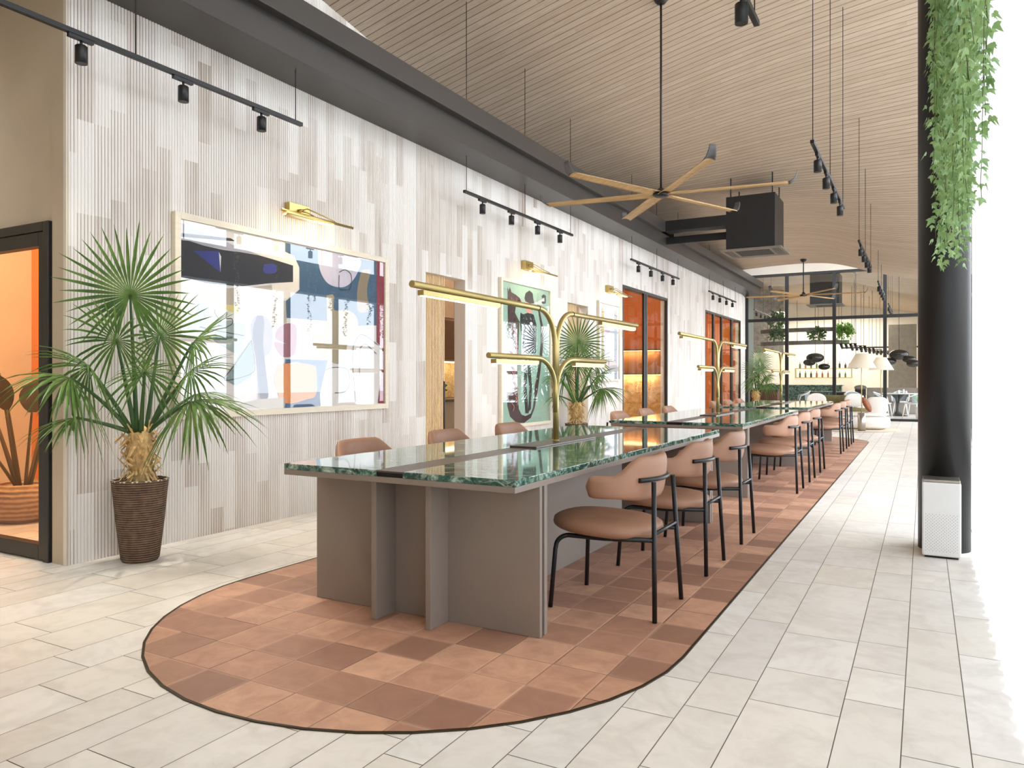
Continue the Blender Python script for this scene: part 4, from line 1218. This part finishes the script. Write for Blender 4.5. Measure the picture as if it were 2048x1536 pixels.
# broad-leaved plant in a clay bowl behind the door
t = empty('potted_plant', (-6.80, 3.62, 0), 0, 'dark broad leaved plant in a clay bowl behind the glazed door', 'plant')
b = MB(); b.lathe([(0.0, 0.0), (0.17, 0.0), (0.235, 0.05), (0.26, 0.15), (0.245, 0.26), (0.205, 0.325), (0.185, 0.32), (0.18, 0.28), (0.0, 0.27)], 36); b.build('bowl', M['clay'], t)
rq = random.Random(12)
for k, (az, el, L_, lw, ll) in enumerate(((200, 70, 0.95, 0.11, 0.42), (240, 76, 1.05, 0.12, 0.46), (300, 78, 0.85, 0.11, 0.40), (20, 74, 0.95, 0.12, 0.42), (340, 66, 0.9, 0.11, 0.42), (120, 70, 1.0, 0.11, 0.44), (270, 60, 0.75, 0.10, 0.36), (215, 82, 1.2, 0.11, 0.42))):
    a, e = R(az), R(el); d0 = Vector((math.cos(a) * math.cos(e), math.sin(a) * math.cos(e), math.sin(e))); S = Vector((-math.sin(a), math.cos(a), 0))
    pts = [Vector((math.cos(a) * 0.05, math.sin(a) * 0.05, 0.27)) + d0 * L_ * 0.9 * j / 8 - Vector((0, 0, 0.06 * L_ * (j / 8) ** 2)) for j in range(9)]
    b = MB(); b.tube(pts, [0.016 - 0.008 * j / 8 for j in range(9)], 7); st = b.build('stem', simple('brown_stem', rgb(92, 72, 34), 0.5, 0, .2), t)
    T = (pts[-1] - pts[-2]).normalized(); N = S.cross(T); vs = []
    for j in range(9):
        s = j / 8; w = lw * math.sin(PI * min(1, s * 0.96 + 0.04)) ** 0.7
        c = pts[-1] + T * ll * s - Vector((0, 0, 0.25 * ll * s * s)) + N * 0.02
        vs += [c - S * w + N * w * 0.35, c, c + S * w + N * w * 0.35]
    fs = []
    for j in range(8): q = 3 * j; fs += [(q, q + 1, q + 4, q + 3), (q + 1, q + 2, q + 5, q + 4)]
    b = MB(); b.add(vs, fs, 0, True); b.build('leaf', M['plant_dark'], st)

# ------------------------------------------------------------------ sheer curtain on the right
b = MB(); vs = []; y = -2.6; cols = []
while y < 6.02:
    ph = 2 * PI * y / 0.135
    cols.append((0.298 + 0.016 * math.sin(ph) + 0.006 * math.sin(ph * 0.37 + 1), y)); y += 0.0135
for z in (0.006, 1.2, 2.6, 4.0, 5.4):
    vs += [(x, yy, z) for x, yy in cols]
n = len(cols)
b.add(vs, [(j * n + i, j * n + i + 1, (j + 1) * n + i + 1, (j + 1) * n + i) for j in range(4) for i in range(n - 1)], 0, True)
tag(b.build('curtain', M['curtain']), 'floor length sheer white curtain along the right side', 'curtain')
b = MB(); b.tube([(0.298, -2.7, 5.42), (0.298, 6.05, 5.42)], 0.014, 8); tag(b.build('curtain_rail', M['black']), 'slim rail carrying the white curtain', 'curtain rail')

# ------------------------------------------------------------------ ivy hanging from a trough along the window line
b = MB(); b.bbox(0.03, 0.26, -2.8, 6.0, 4.60, 4.90, 0.004); tag(b.build('planter_trough', M['black']), 'black planter trough above the curtain, holding the hanging ivy', 'planter')
def ivy(name, ys, xr, ztop, zr, lab, seed, size):
    t = empty(name, (0.17, (ys[0] + ys[1]) / 2, ztop), 0, lab, 'ivy'); rq = random.Random(seed)
    oy, oz = (ys[0] + ys[1]) / 2, ztop
    ml = MB(); ms = MB()
    shape = [(0, 0), (-0.34, 0.12), (-0.52, 0.42), (-0.22, 0.46), (0, 1.12), (0.22, 0.46), (0.52, 0.42), (0.34, 0.12)]
    for s in range(size):
        f = rq.random() ** 0.62
        y = ys[0] + (ys[1] - ys[0]) * f; x = xr[0] + (xr[1] - xr[0]) * rq.random()
        zend = zr[0] + (zr[1] - zr[0]) * rq.random() ** 1.5
        z = ztop; p = Vector((x - 0.17, y - oy, 0)); pts = [p.copy()]
        while z > zend:
            st = 0.04; z -= st
            p = Vector((p.x * 0.995 + rq.gauss(0, 0.005), p.y + rq.gauss(0, 0.006), z - oz)); pts.append(p.copy())
            for _ in range(2):
                a = rq.random() * 2 * PI
                ls = 0.030 + 0.026 * rq.random()
                out = Vector((math.cos(a), math.sin(a), 0)); tg = Vector((-math.sin(a), math.cos(a), 0))
                dn = (Vector((0, 0, -1)) + out * (0.25 + 0.5 * rq.random()) + tg * rq.gauss(0, 0.3)).normalized()
                sd = dn.cross(out).normalized(); nn = sd.cross(dn)
                c = p + out * (0.012 + 0.03 * rq.random())
                vs = [c + sd * u * ls + dn * v * ls - nn * (0.18 * abs(u)) * ls for u, v in shape]
                ml.add(vs, [(0, 1, 2, 3, 4), (0, 4, 5, 6, 7)], 0, False)
        ms.tube(pts[::4] + [pts[-1]], 0.002, 4)
    ml.build('foliage', M['ivy'], t); ms.build('vine', M['ivy_stem'], t)
ivy('hanging_ivy', (3.9, 6.05), (0.06, 0.25), 4.6, (2.0, 3.3), 'green ivy hanging in a thick curtain before the black column', 3, 74)
b = MB(); b.bbox(0.10, 0.34, 7.2, 20.0, 2.78, 3.34, 0.004); tag(b.build('planter_trough', M['black']), 'long low black planter trough behind the column, seen in the glass of the large painting', 'planter')
b = MB(); [b.tube([(0.22, y, 3.33), (0.22, y, ceil_z(0.22, y))], 0.01, 6) for y in (7.6, 10.6, 13.6, 16.6, 19.6)]; struct(b.build('trim_6', M['black']), 'rods carrying the low planter')
ivy('hanging_ivy', (7.3, 19.5), (0.02, 0.09), 3.34, (2.05, 2.7), 'ivy spilling from the low planter behind the column', 15, 70)
ivy('hanging_ivy', (2.6, 4.3), (0.12, 0.245), 4.6, (2.35, 3.6), 'thin strands of ivy hanging before the white curtain, right of the column', 9, 14)

# ------------------------------------------------------------------ seating in front of the glass screen
b = MB(); b.lathe([(0.0, 0.004), (1.05, 0.004), (1.06, 0.010), (1.05, 0.014), (0.0, 0.014)], 40, (-1.55, 19.75, 0), cap=False); tag(b.build('round_rug', M['jute']), 'round beige rug under the white sofa', 'rug')
t = empty('sofa', (-1.35, 19.95, 0.014), 0, 'low white rounded sofa in front of the glass screen', 'sofa')
b = MB(); b.pad((0, 0, 0.165), 0.66, 0.46, 0.165, 3.4, 4.0, 40, 12); b.build('base', M['white_fabric'], t)
b = MB(); b.pad((0, 0, 0.35), 0.62, 0.43, 0.05, 3.4, 3.0, 40, 8); b.build('seat_cushion', M['white_fabric'], t)
b = MB(); b.pad((0.36, 0.1, 0.56), 0.24, 0.12, 0.21, 3.0, 3.4, 28, 12); b.build('back_cushion', M['white_fabric'], t)
Mr = Matrix.Rotation(R(-68), 3, 'Y') @ Matrix.Rotation(R(10), 3, 'X')
b = MB(); b.pad((0, 0, 0), 0.20, 0.20, 0.07, 2.0, 2.0, 28, 12, 0, Matrix.Rotation(R(62), 3, 'Y'))
o = b.build('round_cushion', simple('rust_velvet', rgb(136, 80, 48), 0.8, 0, .12)); o.location = (-1.20, 19.80, 0.60); tag(o, 'round rust brown cushion leaning on the white sofa', 'cushion')
t = empty('daybed', (-2.05, 21.9, 0), 0, 'olive velvet bench seat behind the white sofa', 'bench')
b = MB(); b.pad((0, 0, 0.30), 0.85, 0.62, 0.15, 4, 4, 40, 10); b.build('seat', M['olive'], t)
b = MB(); b.bbox(-0.75, 0.75, -0.52, 0.52, 0.0, 0.16); b.build('plinth', M['dark_wood'], t)
b = MB(); b.pad((-0.1, 0.50, 0.60), 0.72, 0.12, 0.17, 4, 3, 30, 10); b.build('backrest', M['olive'], t)
for k, (x, y, m, lab) in enumerate(((-1.62, 21.85, 'white_fabric', 'cream cushion on the olive bench behind the rust cushion'), (-2.55, 21.75, 'white_fabric', 'white scatter cushion above the far end of the farthest table'))):
    b = MB(); b.pad((0, 0, 0), 0.25, 0.07, 0.19, 5, 2, 28, 10); o = b.build('scatter_cushion', M[m]); o.location = (x, y, 0.645); o.rotation_euler = (R(-12), 0, R(8)); tag(o, lab, 'cushion')

def floor_lamp(x, y, lab):
    t = empty('floor_lamp', (x, y, 0.014 if y < 20 else 0), 0, lab, 'floor lamp', 'cone shade floor lamps')
    b = MB(); b.lathe([(0.0, 0.0), (0.085, 0.0), (0.085, 0.42), (0.0, 0.42)], 28); b.build('base', M['steel'], t)
    b = MB(); b.tube([(0, 0, 0.42), (0, 0, 1.80)], 0.010, 8); b.build('pole', M['brass'], t)
    b = MB(); b.lathe([(0.31, 1.455), (0.125, 1.79), (0.0, 1.80)], 40, cap=False); b.build('shade', M['shade'], t)
    b = MB(); b.lathe([(0.0, 1.50), (0.03, 1.53), (0.04, 1.57), (0.02, 1.62), (0.0, 1.62)], 12); b.build('bulb', M['led'], t)
floor_lamp(-1.26, 19.06, 'nearer floor lamp with steel drum base and white cone shade, before the sofa')
floor_lamp(-1.0, 22.3, 'farther floor lamp with white cone shade, before the glass screen')

# ------------------------------------------------------------------ dining corner beyond the glass
def tub_chair(x, y, rz, m, lab):
    t = empty('armchair', (x, y, 0), rz, lab, 'chair', 'white bow back chairs beyond the glass')
    b = MB(); b.pad((0, 0, 0.44), 0.25, 0.24, 0.03, 3, 2.4, 28, 8); b.build('seat', M[m], t)
    for sx, sy in ((-1, -1), (-1, 1), (1, -1), (1, 1)):
        b = MB(); b.tube([(0.23 * sx, 0.22 * sy, 0), (0.17 * sx, 0.17 * sy, 0.43)], [0.014, 0.02], 8); b.build('leg', M['white_metal'], t)
    p = []
    for k in range(21):
        a = R(-115 + 230 * k / 20)
        p.append((0.27 * math.cos(a) - 0.0, 0.27 * math.sin(a), 0.62 + 0.17 * math.cos(a * 0.72) ** 2 - (0.16 if abs(a) > 1.9 else 0)))
    b = MB(); b.tube(p, 0.02, 8); b.build('bow_rail', M['white_metal'], t)
    vs = []
    for k in range(13):
        a = R(-75 + 150 * k / 12)
        vs += [(0.262 * math.cos(a), 0.262 * math.sin(a), 0.46), (0.262 * math.cos(a), 0.262 * math.sin(a), 0.60 + 0.17 * math.cos(a * 0.72) ** 2)]
    b = MB(); b.add(vs, [(2 * k, 2 * k + 2, 2 * k + 3, 2 * k + 1) for k in range(12)], 0, True); b.add([(v[0] * 0.96, v[1] * 0.96, v[2]) for v in vs], [(2 * k, 2 * k + 1, 2 * k + 3, 2 * k + 2) for k in range(12)], 0, True)
    b.build('back_panel', M['grey_fabric'], t)
tub_chair(-0.30, 26.9, R(-20), 'white_metal', 'white bow back chair right of the pedestal table, beside the column')
tub_chair(-1.15, 26.6, R(170), 'white_metal', 'white chair at the pedestal table, right of the wide mullion')
tub_chair(-0.70, 28.6, R(90), 'white_metal', 'white chair on the far side of the pedestal table')
tub_chair(-2.05, 27.6, R(120), 'grey_fabric', 'grey backed chair beyond the glass behind the two floor lamps')
tub_chair(-3.75, 27.9, R(15), 'grey_fabric', 'white bow back chair beyond the glass before the green marble bar')
t = empty('pedestal_table', (-0.75, 27.6, 0), 0, 'round dark pedestal table beyond the glass', 'table')
b = MB(); b.lathe([(0.0, 0.715), (0.55, 0.715), (0.62, 0.735), (0.62, 0.745), (0.0, 0.745)], 40); b.build('tabletop', M['white_metal'], t)
b = MB(); b.lathe([(0.32, 0.0), (0.30, 0.012), (0.14, 0.05), (0.055, 0.16), (0.045, 0.38), (0.075, 0.56), (0.20, 0.69), (0.26, 0.714)], 32); b.build('pedestal', M['black'], t)
for k, (x, y, h, r) in enumerate(((-0.72, 27.5, 0.10, 0.05), (-0.58, 27.55, 0.13, 0.035), (-0.50, 27.45, 0.08, 0.03))):
    b = MB(); b.lathe([(r * 0.6, 0), (r, h * 0.4), (r * 0.8, h), (r * 0.7, h), (0, h * 0.5)], 16); o = b.build('vase', M['white_metal']); o.location = (x, y, 0.7455)
    tag(o, ['round white vase on the pedestal table', 'tall white vase in the middle of the three on the pedestal table', 'smallest white vase on the pedestal table'][k], 'vase', 'vases on the pedestal table')
t = empty('banquette', (-0.6, 29.6, 0), 0, 'grey upholstered banquette behind the pedestal table', 'bench')
b = MB(); b.bbox(-1.2, 1.2, -0.3, 0.3, 0.0, 0.42, 0.03); b.build('seat', simple('greige_fabric', rgb(150, 138, 126), 0.9), t)
b = MB(); b.bbox(-1.2, 1.2, 0.15, 0.3, 0.43, 0.90, 0.03); b.build('backrest', simple('greige_fabric_back', rgb(148, 136, 124), 0.9), t)
t = empty('potted_grass', (-0.05, 26.0, 0), 0, 'bright green spiky plant by the column beyond the glass', 'plant'); rq = random.Random(7)
b = MB(); b.lathe([(0.0, 0), (0.16, 0.0), (0.2, 0.36), (0.18, 0.36), (0.0, 0.33)], 24); b.build('pot', M['white_metal'], t)
b = MB()
for k in range(60):
    a = rq.random() * 2 * PI; e = R(45 + 40 * rq.random()); L_ = 0.5 + 0.5 * rq.random()
    d = Vector((math.cos(a) * math.cos(e), math.sin(a) * math.cos(e), math.sin(e))); s = Vector((-math.sin(a), math.cos(a), 0)) * 0.012
    vs = []
    for j in range(6):
        u = j / 5; c = Vector((0, 0, 0.33)) + d * L_ * u - Vector((0, 0, 0.35 * L_ * u * u)); w = 1 - u * 0.95
        vs += [c - s * w, c + s * w]
    b.add(vs, [(2 * j, 2 * j + 1, 2 * j + 3, 2 * j + 2) for j in range(5)], 0, True)
b.build('blades', M['plant_bright'], t)

# ------------------------------------------------------------------ bar beyond the glass
t = empty('bar_counter', (-4.35, 32.5, 0), 0, 'green marble bar counter beyond the glass', 'bar')
b = MB(); b.bbox(-1.7, 1.5, -0.3, 0.3, 0.0, 0.93, 0.01); b.build('bar_front', M['marble'], t)
b = MB(); b.bbox(-1.75, 1.55, -0.38, 0.35, 0.931, 0.975, 0.005); b.build('bar_top', M['marble'], t)
t = empty('side_table', (-3.25, 29.8, 0), 0, 'long dark table beyond the glass beside the bar stools', 'table')
b = MB(); b.bbox(-0.75, 0.75, -0.35, 0.35, 0.70, 0.74, 0.01); b.build('tabletop', M['black'], t)
for s in (-1, 1):
    b = MB(); b.bbox(*sorted((0.45 * s, 0.68 * s)), -0.3, 0.3, 0.0, 0.699, 0.005); b.build('leg', M['black'], t)
for k in range(5):
    x, y = -1.98 - 0.05 * k, 29.2 + 0.75 * k
    t = empty('bar_stool', (x, y, 0), 0, ['nearest', 'second', 'middle', 'fourth', 'farthest'][k] + ' black bar stool with a fluffy back in the row beyond the glass', 'stool', 'black bar stools')
    b = MB(); b.pad((0, 0, 0.66), 0.2, 0.2, 0.04, 3, 2.5, 24, 8); b.build('seat', M['black'], t)
    b = MB(); b.pad((0.0, 0.17, 0.90), 0.21, 0.06, 0.075, 3, 2, 24, 10); b.build('backrest', simple('grey_fur', rgb(128, 120, 112), 1, 0, .5, 60, .6, 120) if k == 0 else bpy.data.materials['grey_fur'], t)
    b = MB(); b.bbox(-0.18, 0.18, 0.15, 0.19, 0.66, 0.86, 0.01); b.build('back_panel', M['black'], t)
    for sx, sy in ((-1, -1), (-1, 1), (1, -1), (1, 1)):
        b = MB(); b.tube([(0.2 * sx, 0.2 * sy, 0), (0.15 * sx, 0.15 * sy, 0.65)], 0.016, 8); b.build('leg', M['black'], t)

# curved hanging shelves with plants over the bar
for k, (z, lab) in enumerate(((3.12, 'upper curved grey shelf hanging over the bar'), (2.60, 'lower curved grey shelf hanging over the bar'))):
    t = empty('hanging_shelf', (-4.0, 32.4, z), 0, lab, 'shelf', 'curved shelves over the bar')
    vs = []; n = 24
    for i in range(n + 1):
        a = R(200 + 110 * i / n)
        for r, zz in ((2.1, 0), (1.75, 0), (1.75, 0.16), (2.1, 0.16)): vs.append((r * math.cos(a) * 1.05, r * 0.55 * math.sin(a) + 0.9, zz))
    fs = [(4 * i + q, 4 * i + (q + 1) % 4, 4 * i + 4 + (q + 1) % 4, 4 * i + 4 + q) for i in range(n) for q in range(4)] + [(0, 1, 2, 3), (4 * n + 3, 4 * n + 2, 4 * n + 1, 4 * n)]
    b = MB(); b.add(vs, fs, 0, False); b.build('shelf_board', M['grille_grey'], t)
    for i in range(2, n, 5):
        a = R(200 + 110 * i / n); b = MB(); x, y = 1.92 * math.cos(a) * 1.05, 1.92 * 0.55 * math.sin(a) + 0.9
        b.tube([(x, y, 0.16), (x, y, 4.4 - z)], 0.012, 6); b.build('hanger_rod', M['brass'], t)
for k, (x, y, z, r, n, lab) in enumerate(((-5.35, 32.5, 3.28, 0.42, 420, 'large leafy plant at the left end of the upper hanging shelf'), (-3.75, 32.2, 2.76, 0.30, 260, 'leafy plant in the middle of the lower hanging shelf'),
                                          (-2.75, 32.0, 2.76, 0.36, 380, 'bright green plant at the right end of the lower hanging shelf'), (-5.2, 31.9, 2.76, 0.30, 240, 'trailing plant at the left end of the lower hanging shelf'))):
    bush('shelf_plant', (x, y, z), r, n, lab, 'plant', 'plants on the hanging shelves', 'plant' if k != 2 else 'plant_bright', None, 30 + k, 0.14, 0.05)

# back bar with bottles
t = empty('back_bar_shelf', (-4.1, 36.6, 1.25), 0, 'bottle shelves on the white wall behind the bar', 'shelf')
for z in (0.0, 0.42):
    b = MB(); b.bbox(-1.1, 1.3, -0.14, 0.14, z, z + 0.03, 0.004); b.build('shelf_board', M['brass'], t)
for s in (-1.08, 1.28):
    b = MB(); b.bbox(s - 0.015, s + 0.015, -0.14, 0.14, 0.031, 0.419, 0.002); b.build('upright', M['brass'], t)
rq = random.Random(21)
bm_ = [simple('bottle_amber', rgb(150, 84, 40), 0.2), simple('bottle_green', rgb(70, 96, 56), 0.2), simple('bottle_dark', rgb(40, 34, 30), 0.2)]
for row, z in ((0, 1.281), (1, 1.701)):
    for k in range(9):
        r = 0.035 + 0.01 * rq.random(); h = 0.24 + 0.08 * rq.random()
        b = MB(); b.lathe([(0, 0), (r, 0), (r, h * 0.6), (r * 0.35, h * 0.75), (r * 0.35, h), (0, h)], 12); o = b.build('bottle', bm_[rq.randrange(3)]); o.location = (-5.0 + 0.24 * k, 36.6, z)
        tag(o, 'bottle on the %s back bar shelf behind the bar' % ('lower' if row == 0 else 'upper'), 'bottle', 'bottles on the %s back bar shelf' % ('lower' if row == 0 else 'upper'))

# glossy black pebble pendants
def pebble(x, y, cl, lab):
    t = empty('pendant_light', (x, y, 1.6), 0, lab, 'pendant lamp', 'black pebble pendants')
    for i, (dx, dy, dz, r) in enumerate(cl):
        b = MB(); b.pad((dx, dy, dz), r * 1.25, r * 1.1, r * 0.72, 2, 2, 28, 12); p = b.build('pebble', M['black_gloss'], t)
    b = MB(); b.tube([(0, 0, cl[0][2] + 0.1), (0, 0, 3.3)], 0.008, 6); b.build('cord', M['black'], t)
    b = MB(); b.lathe([(0.02, 3.22), (0.08, 3.27), (0.09, 3.32), (0.0, 3.33)], 18); b.build('canopy', M['steel'], t)
pebble(-0.72, 27.9, [(0, 0, 0.42, 0.24), (0.30, 0.1, 0.26, 0.17), (0.42, -0.1, 0.12, 0.17), (-0.28, 0.1, 0.20, 0.17)], 'cluster of glossy black pebble pendants above the pedestal table')
pebble(-3.35, 28.2, [(0, 0, 0.36, 0.24), (-0.2, 0.1, 0.2, 0.17)], 'pair of glossy black pebble pendants left of the wide mullion')
pebble(-3.1, 28.6, [(0, 0, 0.05, 0.16)], 'single small black pebble pendant below the larger pair')
pebble(-2.05, 28.2, [(0, 0, 0.09, 0.18)], 'single black pebble pendant right of the second mullion')

# rows of small adjustable spots on rods
for k in range(5):
    x, y = -2.28 + 0.17 * k, 28.0 + 2.0 * k
    t = empty('spot_cluster', (x, y, 2.42), 0, ['nearest', 'second', 'third', 'fourth', 'farthest'][k] + ' black spot cluster in the receding row beyond the glass', 'spotlight', 'hanging spot clusters')
    b = MB(); b.bbox(-0.28, 0.28, -0.015, 0.015, -0.015, 0.015, 0.003); b.build('rail', M['black'], t)
    for s in (-0.22, -0.07, 0.08, 0.22):
        b = MB(); b.tube([(s, 0, -0.01), (s + 0.06, -0.06, -0.16)], 0.045, 10); b.build('spotlight', M['black'], t)
    for s in (-0.2, 0.2):
        b = MB(); b.tube([(s, 0, 0.01), (s, 0, 2.2)], 0.007, 6); b.build('suspension_rod', M['black'], t)

# lounge shell
wallbox('wall_lounge_left', (-5.3, -5.2, 24.2, 26.9, 0, 5.4), M['green_plaster'], 'grey green panelled wall beyond the glass')
wallbox('wall_lounge_stone', (-7.4, -5.25, 33.6, 34.0, 2.35, 5.6), M['rough_stone'], 'rough grey stone bulkhead beyond the glass')
wallbox('wall_lounge_side', (-7.5, -7.4, 24.2, 38, 0, 6), M['rough_stone'], 'far side wall of the lounge')
wallbox('wall_lounge_back', (-7.5, 3.0, 37.2, 37.4, 0, 6), M['plaster_white'], 'bright white back wall of the lounge')
wallbox('wall_lounge_pier', (-1.25, -0.25, 33.8, 34.2, 0, 3.4), simple('greige_plaster', rgb(168, 160, 148), 0.8), 'greige pier behind the pedestal table')
wallbox('trim_5', (-3.0, 1.0, 34.6, 34.7, 2.5, 2.56), M['black'], 'thin black rail across the lounge')
t = empty('console', (-5.0, 26.6, 0), 0, 'dark red brown console by the grey green wall', 'cabinet')
b = MB(); b.bbox(-0.15, 0.7, -0.35, 0.35, 0.0, 0.82, 0.01); b.build('carcass', simple('red_brown_wood', rgb(92, 50, 40), 0.5, 0, .15), t)
b = MB(); b.bbox(-0.17, 0.72, -0.37, 0.37, 0.821, 0.85, 0.005); b.build('top', M['dark_wood'], t)

wallbox('wall_lounge_blocker', (1.2, 1.3, 29.0, 37.3, 0, 6), M['plaster_white'], 'unseen wall added on the right to dim the lounge')  # added out of view so less sky light enters the lounge
b = MB(); b.box(-6.0, 2.6, 21.6, 24.05, 5.25, 5.32); struct(b.build('ceiling_blocker', M['plaster_white']), 'unseen flat cover added to dim the gable')  # added cover that keeps sky light off the white gable
# outside: ground and hedge seen only in reflections
b = MB(); b.box(1.6, 40, -20, 60, -0.12, -0.02); struct(b.build('ground_outside', M['floor']), 'paved ground outside the right facade')

# ------------------------------------------------------------------ light
w = bpy.data.worlds.new('sky'); scene.world = w; w.use_nodes = True
nt = w.node_tree; nt.nodes.clear()
tc = nt.nodes.new('ShaderNodeTexCoord'); sp = nt.nodes.new('ShaderNodeSeparateXYZ'); rp = nt.nodes.new('ShaderNodeValToRGB')
bg = nt.nodes.new('ShaderNodeBackground'); ow = nt.nodes.new('ShaderNodeOutputWorld')
nt.links.new(tc.outputs['Generated'], sp.inputs[0]); nt.links.new(sp.outputs[2], rp.inputs[0])
e = rp.color_ramp.elements
e[0].position = 0.0; e[0].color = (0.84, 0.91, 1.0, 1); e[1].position = 0.6; e[1].color = (0.60, 0.65, 0.71, 1)
nt.links.new(rp.outputs[0], bg.inputs[0]); bg.inputs[1].default_value = SKY
nt.links.new(bg.outputs[0], ow.inputs[0])

def area(name, loc, rot, sx, sy, energy, color):
    ld = bpy.data.lights.new(name, 'AREA'); ld.shape = 'RECTANGLE'; ld.size = sx; ld.size_y = sy; ld.energy = energy; ld.color = color
    o = bpy.data.objects.new(name, ld); COL.objects.link(o); o.location = loc; o.rotation_euler = rot
    return o
# unseen area lights added to brighten the side rooms and lounge
area('orange_room_fill', (-6.2, 14.9, 3.7), (0, 0, 0), 1.5, 3.0, 24, (1.0, 0.86, 0.68))
area('orange_room_fill', (-6.2, 21.0, 3.7), (0, 0, 0), 1.5, 4.0, 44, (1.0, 0.88, 0.70))
area('door_room_fill', (-6.6, 3.5, 3.7), (0, 0, 0), 2.0, 0.7, 85, (1.0, 0.76, 0.46))
area('kitchen_fill', (-6.0, 9.0, 3.7), (0, 0, 0), 1.2, 3.0, 60, (1.0, 0.86, 0.66))
area('lounge_fill', (-3.6, 34.6, 4.1), (0, 0, 0), 4.0, 3.5, 260, (1.0, 0.93, 0.82))

# ------------------------------------------------------------------ camera
cam = bpy.data.cameras.new('camera'); co = bpy.data.objects.new('camera', cam); COL.objects.link(co)
co.location = (0, 0, 1.22); co.rotation_euler = (R(90), 0, 0.5035)
cam.sensor_width = 36.0; cam.lens = 1495.0 / 2048 * 36
cam.shift_y = -10.5 / 2048
cam.clip_start = 0.02
scene.camera = co
scene.view_settings.view_transform = 'Standard'; scene.view_settings.look = 'None'
scene.view_settings.gamma = 1.0; scene.view_settings.exposure = EXPO
scene.view_settings.use_curve_mapping = False
